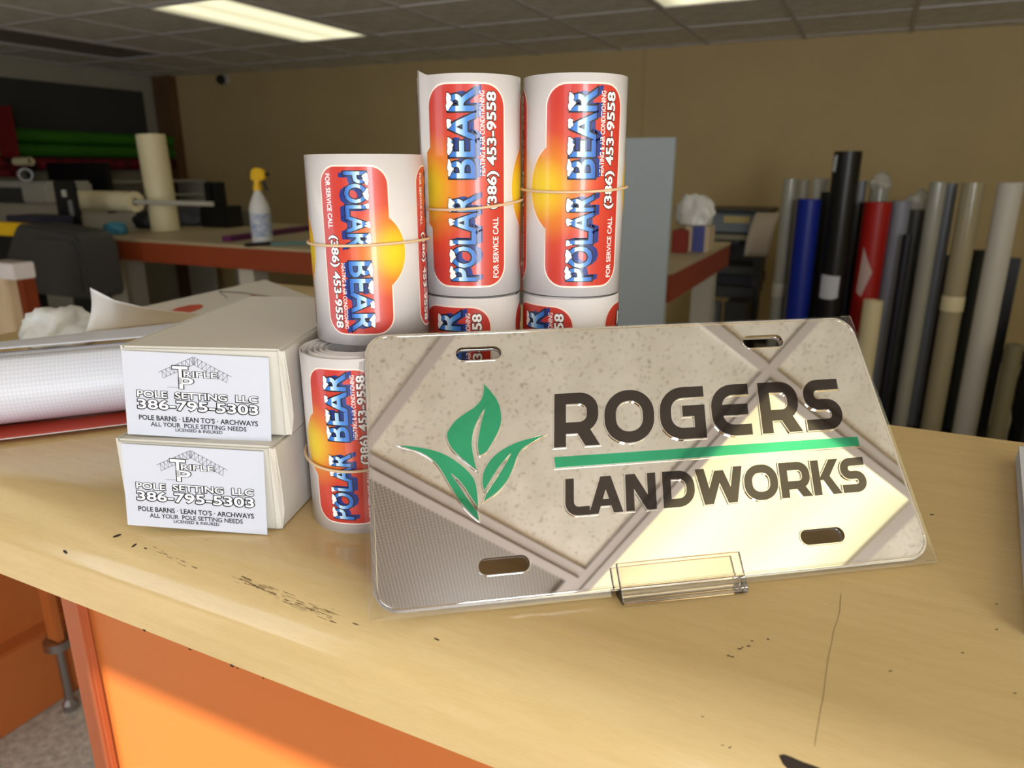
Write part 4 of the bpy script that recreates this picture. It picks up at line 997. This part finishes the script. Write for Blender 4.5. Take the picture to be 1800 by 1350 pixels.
# ------------------------------------------------------------------ pale board, plotter and rolls at the right
y_ = 2.22; a, b = at_y(930, 235, y_), at_y(1183, 240, y_)
e = MB().box(0, b.x - a.x, 0, .012, 0, b.z).build('foam_board', M_board, bevel=.002); e.location = (a.x, y_, 0.0); e.rotation_euler = (math.radians(-1.5), 0, 0); tag(e, 'tall pale blue-grey board standing behind the sticker rolls', 'board')
# things on the near end of the table
zz = TZ
e = empty('tissue_box', (0, 0, 0), 0, 'small blue and cream carton on the end of the work table', 'carton')
bbox('carton', 1203, 398, 1246, 437, 2.95, .12, mat('cream_card', (196, 178, 150), .6), par=e, z0=TZ); bbox('blue_panel', 1217, 398, 1238, 437, 2.946, .004, mat('blue_card', (76, 84, 150), .6), par=e, bevel=0, z0=TZ + .003)
e = bbox('red_carton', 1180, 405, 1206, 446, 2.9, .1, mat('red_card', (140, 48, 36), .6), z0=TZ); tag(e, 'dark red carton beside the blue and cream carton', 'carton')
pb = at_y(1222, 395, 3.0); crumple('white_bag', (pb.x, 3.0, pb.z), (.07, .05, .085), M_bag, 14.3, 'white plastic bag sitting on the blue and cream carton', 'plastic bag', 4)
# printer on a stand
yp = 4.7
e = empty('printer_stand', (0, 0, 0), 0, 'dark wide printer on a stand with paper hanging out, beside the clear rolls', 'printer')
bbox('lid', 1235, 369, 1352, 376, yp, .5, M_black, par=e); bbox('body', 1240, 376, 1345, 408, yp + .02, .46, mat('blue_grey_plastic', (112, 120, 126), .45), par=e)
bbox('paper_tray', 1272, 380, 1318, 392, yp + .012, .01, mat('tan_paper', (190, 170, 110), .6), par=e, bevel=0); bbox('slot', 1240, 408, 1345, 413, yp + .03, .4, M_black, par=e); bbox('front_bar', 1240, 413, 1335, 422, yp + .01, .3, mat('tan_bar', (140, 132, 104), .5), par=e)
bbox('roller', 1262, 422, 1300, 430, yp + .05, .1, M_black, par=e); bbox('back_panel', 1255, 420, 1345, 475, yp + .3, .05, M_dark, par=e); bbox('shelf', 1240, 468, 1330, 482, yp, .4, M_dark, par=e); bbox('basket', 1258, 484, 1335, 502, yp + .05, .3, M_black, par=e); bbox('lower_shelf', 1240, 504, 1325, 524, yp, .4, M_dark, par=e)
for u in (1238, 1320): bbox('leg', u, 420, u + 14, 600, yp + .02, .08, M_dark, par=e, z0=0)
a0 = at_y(1318, 376, yp - .02); a1 = at_y(1362, 376, yp - .02); zl = at_y(1340, 452, yp).z
def paper_curl(u, v): return (a0.x + (a1.x - a0.x) * (.0 + u) + (.04 * (1 - v)), yp - .03 - .10 * math.sin(v * 2.2), a0.z + .01 - (a0.z - zl) * v ** 1.3 + .03 * math.sin(v * 3) * u)
sheet('paper_curl', paper_curl, 6, 14, mat('curl_paper', (206, 192, 176), .6), e, .001)
for u, w, c, lab in ((1248, 26, (128, 128, 124), 'grey canister on the lower shelf of the printer stand'), (1280, 30, (182, 176, 120), 'yellow-topped tub on the lower shelf of the printer stand')):
    pass
e = bbox('yellow_tub', 1272, 532, 1312, 575, yp - .25, .2, mat('tub', (44, 40, 34), .5), z0=0); tag(e, 'dark tub with yellow handle in front of the printer stand', 'tub'); bbox('handle', 1304, 532, 1310, 575, yp - .256, .005, M_yel, e, 0) if False else None
pc = at_y(1252, 530, yp - .2); vroll('canister', (pc.x, yp - .2, 0), .06, pc.z, mat('canister', (120, 120, 118), .35, metal=.3), 'grey canister standing in front of the printer stand', hollow=False, cat='canister')
e = bbox('white_leg_board', 1215, 478, 1228, 580, 3.52, .03, M_white, z0=0); tag(e, 'narrow white upright board under the table end', 'board')

M_clear = mat('film_wrapped', (172, 170, 158), .18, noise=.25, nscale=6, stretch=(1, 1, .1), spec=.8)
M_creamw = mat('cream_wrapped', (170, 158, 126), .2, noise=.18, nscale=6, stretch=(1, 1, .1), spec=.8)
M_silver = mat('grey_film', (128, 130, 138), .3)
ROLLS = [  # u0, u1, top v, depth behind the wall line, material, label, options
    (1378, 1402, 314, .22, M_clear, 'film-wrapped silver roll standing next to the printer', dict(bandz=.62, band_m=M_light)),
    (1403, 1443, 350, .32, mat('blue_vinyl', (12, 40, 150), .4), 'royal blue vinyl roll', {}),
    (1431, 1458, 314, .1, mat('white_roll', (190, 188, 182), .4), 'white roll standing behind the blue roll', {}),
    (1402, 1424, 316, .09, mat('pale_roll', (160, 154, 138), .4), 'beige roll standing behind the blue roll', {}),
    (1444, 1468, 338, .17, mat('black_film', (30, 30, 30), .4), 'slim black roll between the blue roll and the tallest roll', {}),
    (1468, 1515, 266, .30, mat('black_vinyl', (24, 24, 24), .35), 'tallest black vinyl roll with a pale paper label', dict(label=True)),
    (1506, 1524, 318, .05, M_silver, 'slim grey roll behind the tallest black roll', {}),
    (1512, 1526, 356, .14, mat('maroon_black', (40, 14, 16), .4), 'slim dark maroon roll against the red roll', {}),
    (1521, 1567, 355, .28, mat('red_vinyl_roll', (168, 22, 18), .4), 'red vinyl roll with a torn pale patch', dict(torn=True)),
    (1530, 1562, 332, .1, M_clear, 'film-wrapped roll standing behind the red roll', {}),
    (1519, 1552, 528, .46, M_cream, 'short cream roll standing before the red roll', {}),
    (1569, 1601, 353, .24, mat('blue_grey_vinyl', (136, 140, 152), .4), 'pale blue-grey vinyl roll beside the red roll', {}),
    (1588, 1604, 412, .34, mat('navy_roll', (20, 22, 36), .4), 'slim navy roll beside the pale blue-grey roll', {}),
    (1600, 1628, 368, .14, mat('grey_bagged', (100, 98, 92), .3, noise=.4, nscale=10), 'grey roll in a clear bag behind the navy roll', {}),
    (1636, 1664, 320, .26, M_clear, 'film-wrapped silver roll with a bright glossy stripe', {}),
    (1662, 1684, 322, .16, M_silver, 'slim grey roll behind the glossy silver roll', {}),
    (1693, 1730, 321, .28, M_creamw, 'cream film-wrapped roll with a paper band', dict(bandz=.62, band_m=M_cream)),
    (1712, 1740, 440, .12, mat('slate_roll', (70, 74, 72), .5), 'dark slate roll behind the cream banded roll', {}),
    (1757, 1798, 321, .30, mat('matte_white_roll', (200, 194, 182), .5), 'matte white roll standing next to the black bag', {}),
    (1770, 1798, 605, .5, mat('olive_roll', (120, 112, 84), .5), 'short olive roll before the black bag', {}),
    (1650, 1668, 480, .10, mat('dark_red_roll', (70, 18, 22), .5), 'short dark red roll deep between the wrapped rolls', {}),
    (1738, 1758, 470, .1, mat('black_roll_b', (22, 22, 26), .5), 'short black roll behind the matte white roll', {}),
]
rx0, rx1 = at_y(1372, 450, 4.2).x, at_y(1797, 450, 4.2).x
rk2 = empty('added_dark_rack', (rx0, 4.2, 0), 0, 'added low black rack filling the dark behind the row of upright rolls', 'rack')  # added black boards that fill the dark gaps between the rolls
MB().box(0, rx1 - rx0, 0, .03, 0, .86).build('back_board', M_black, rk2)
MB().box(0, rx1 - rx0, -.6, 0, 0, .012).build('base_board', M_black, rk2)
for u0, u1, v, dep, m, lab, op in ROLLS:
    uc = (u0 + u1) / 2
    p = at_y(uc, v, 4.2 - dep)
    dist = f_.dot(p - EYE); r = (u1 - u0) / 2 * dist / F * .98
    e = vroll('vinyl_roll', (p.x, p.y, .0125), r, p.z - .0125, m, lab, 'rolls standing along the back wall', bandz=op.get('bandz'), band_m=op.get('band_m'))
    fc = math.atan2(-p.y, -p.x)
    def patch(name, pts, mm):
        bm = bmesh.new(); bm.faces.new([bm.verts.new((a_, z_, 0)) for a_, z_ in pts]); bmesh.ops.triangulate(bm, faces=bm.faces)
        k_ = -1.4
        while k_ < 1.4: bmesh.ops.bisect_plane(bm, geom=bm.verts[:] + bm.edges[:] + bm.faces[:], plane_co=(k_, 0, 0), plane_no=(1, 0, 0)); k_ += .12
        for v_ in bm.verts: v_.co = Vector(((r + .002) * math.cos(fc + v_.co.x), (r + .002) * math.sin(fc + v_.co.x), v_.co.y))
        me_ = bpy.data.meshes.new(name); bm.to_mesh(me_); bm.free(); link(name, me_, mm, e)
    if op.get('label'): zc = at_y(1470, 507, p.y).z; patch('paper_label', [(-.9, zc - .055), (-.4, zc - .06), (.1, zc - .06), (.55, zc - .05), (.55, zc + .055), (0, zc + .055), (-.9, zc + .06)], M_paper); zc = at_y(1470, 292, p.y).z; patch('paper_label', [(-1.2, zc - .035), (-.8, zc - .04), (-.75, zc + .04), (-1.1, zc + .03)], M_paper)
    if op.get('torn'): zc = at_y(1520, 480, p.y).z; patch('torn_patch', [(-.75, zc - .10), (-.3, zc - .12), (.25, zc + .0), (-.2, zc + .06), (-.6, zc + .12)], mat('pale_pink', (196, 170, 166), .6))
bl = at_y(1800, 400, 4.0); crumple('black_bag', (bl.x + .16, 3.85, 0), (.085, .08, .5), M_black, 21, 'tall black plastic bag beside the matte white roll', 'plastic bag', 4)

# loose clear film bunched on top of two of the wrapped rolls
M_wrap = mat('bunched_film', (206, 204, 198), .2, alpha=.55, spec=.8)
for u, v, y, sz, sd, lab in ((1546, 332, 4.1, (.05, .045, .05), 31, 'bunched clear film on the roll behind the red roll'), (1614, 368, 4.06, (.05, .045, .06), 37, 'bunched clear film on the grey bagged roll')):
    p = at_y(u, v, y); crumple('plastic_wrap', (p.x, y, p.z + .0005), sz, M_wrap, sd, lab, 'plastic wrap', 4)
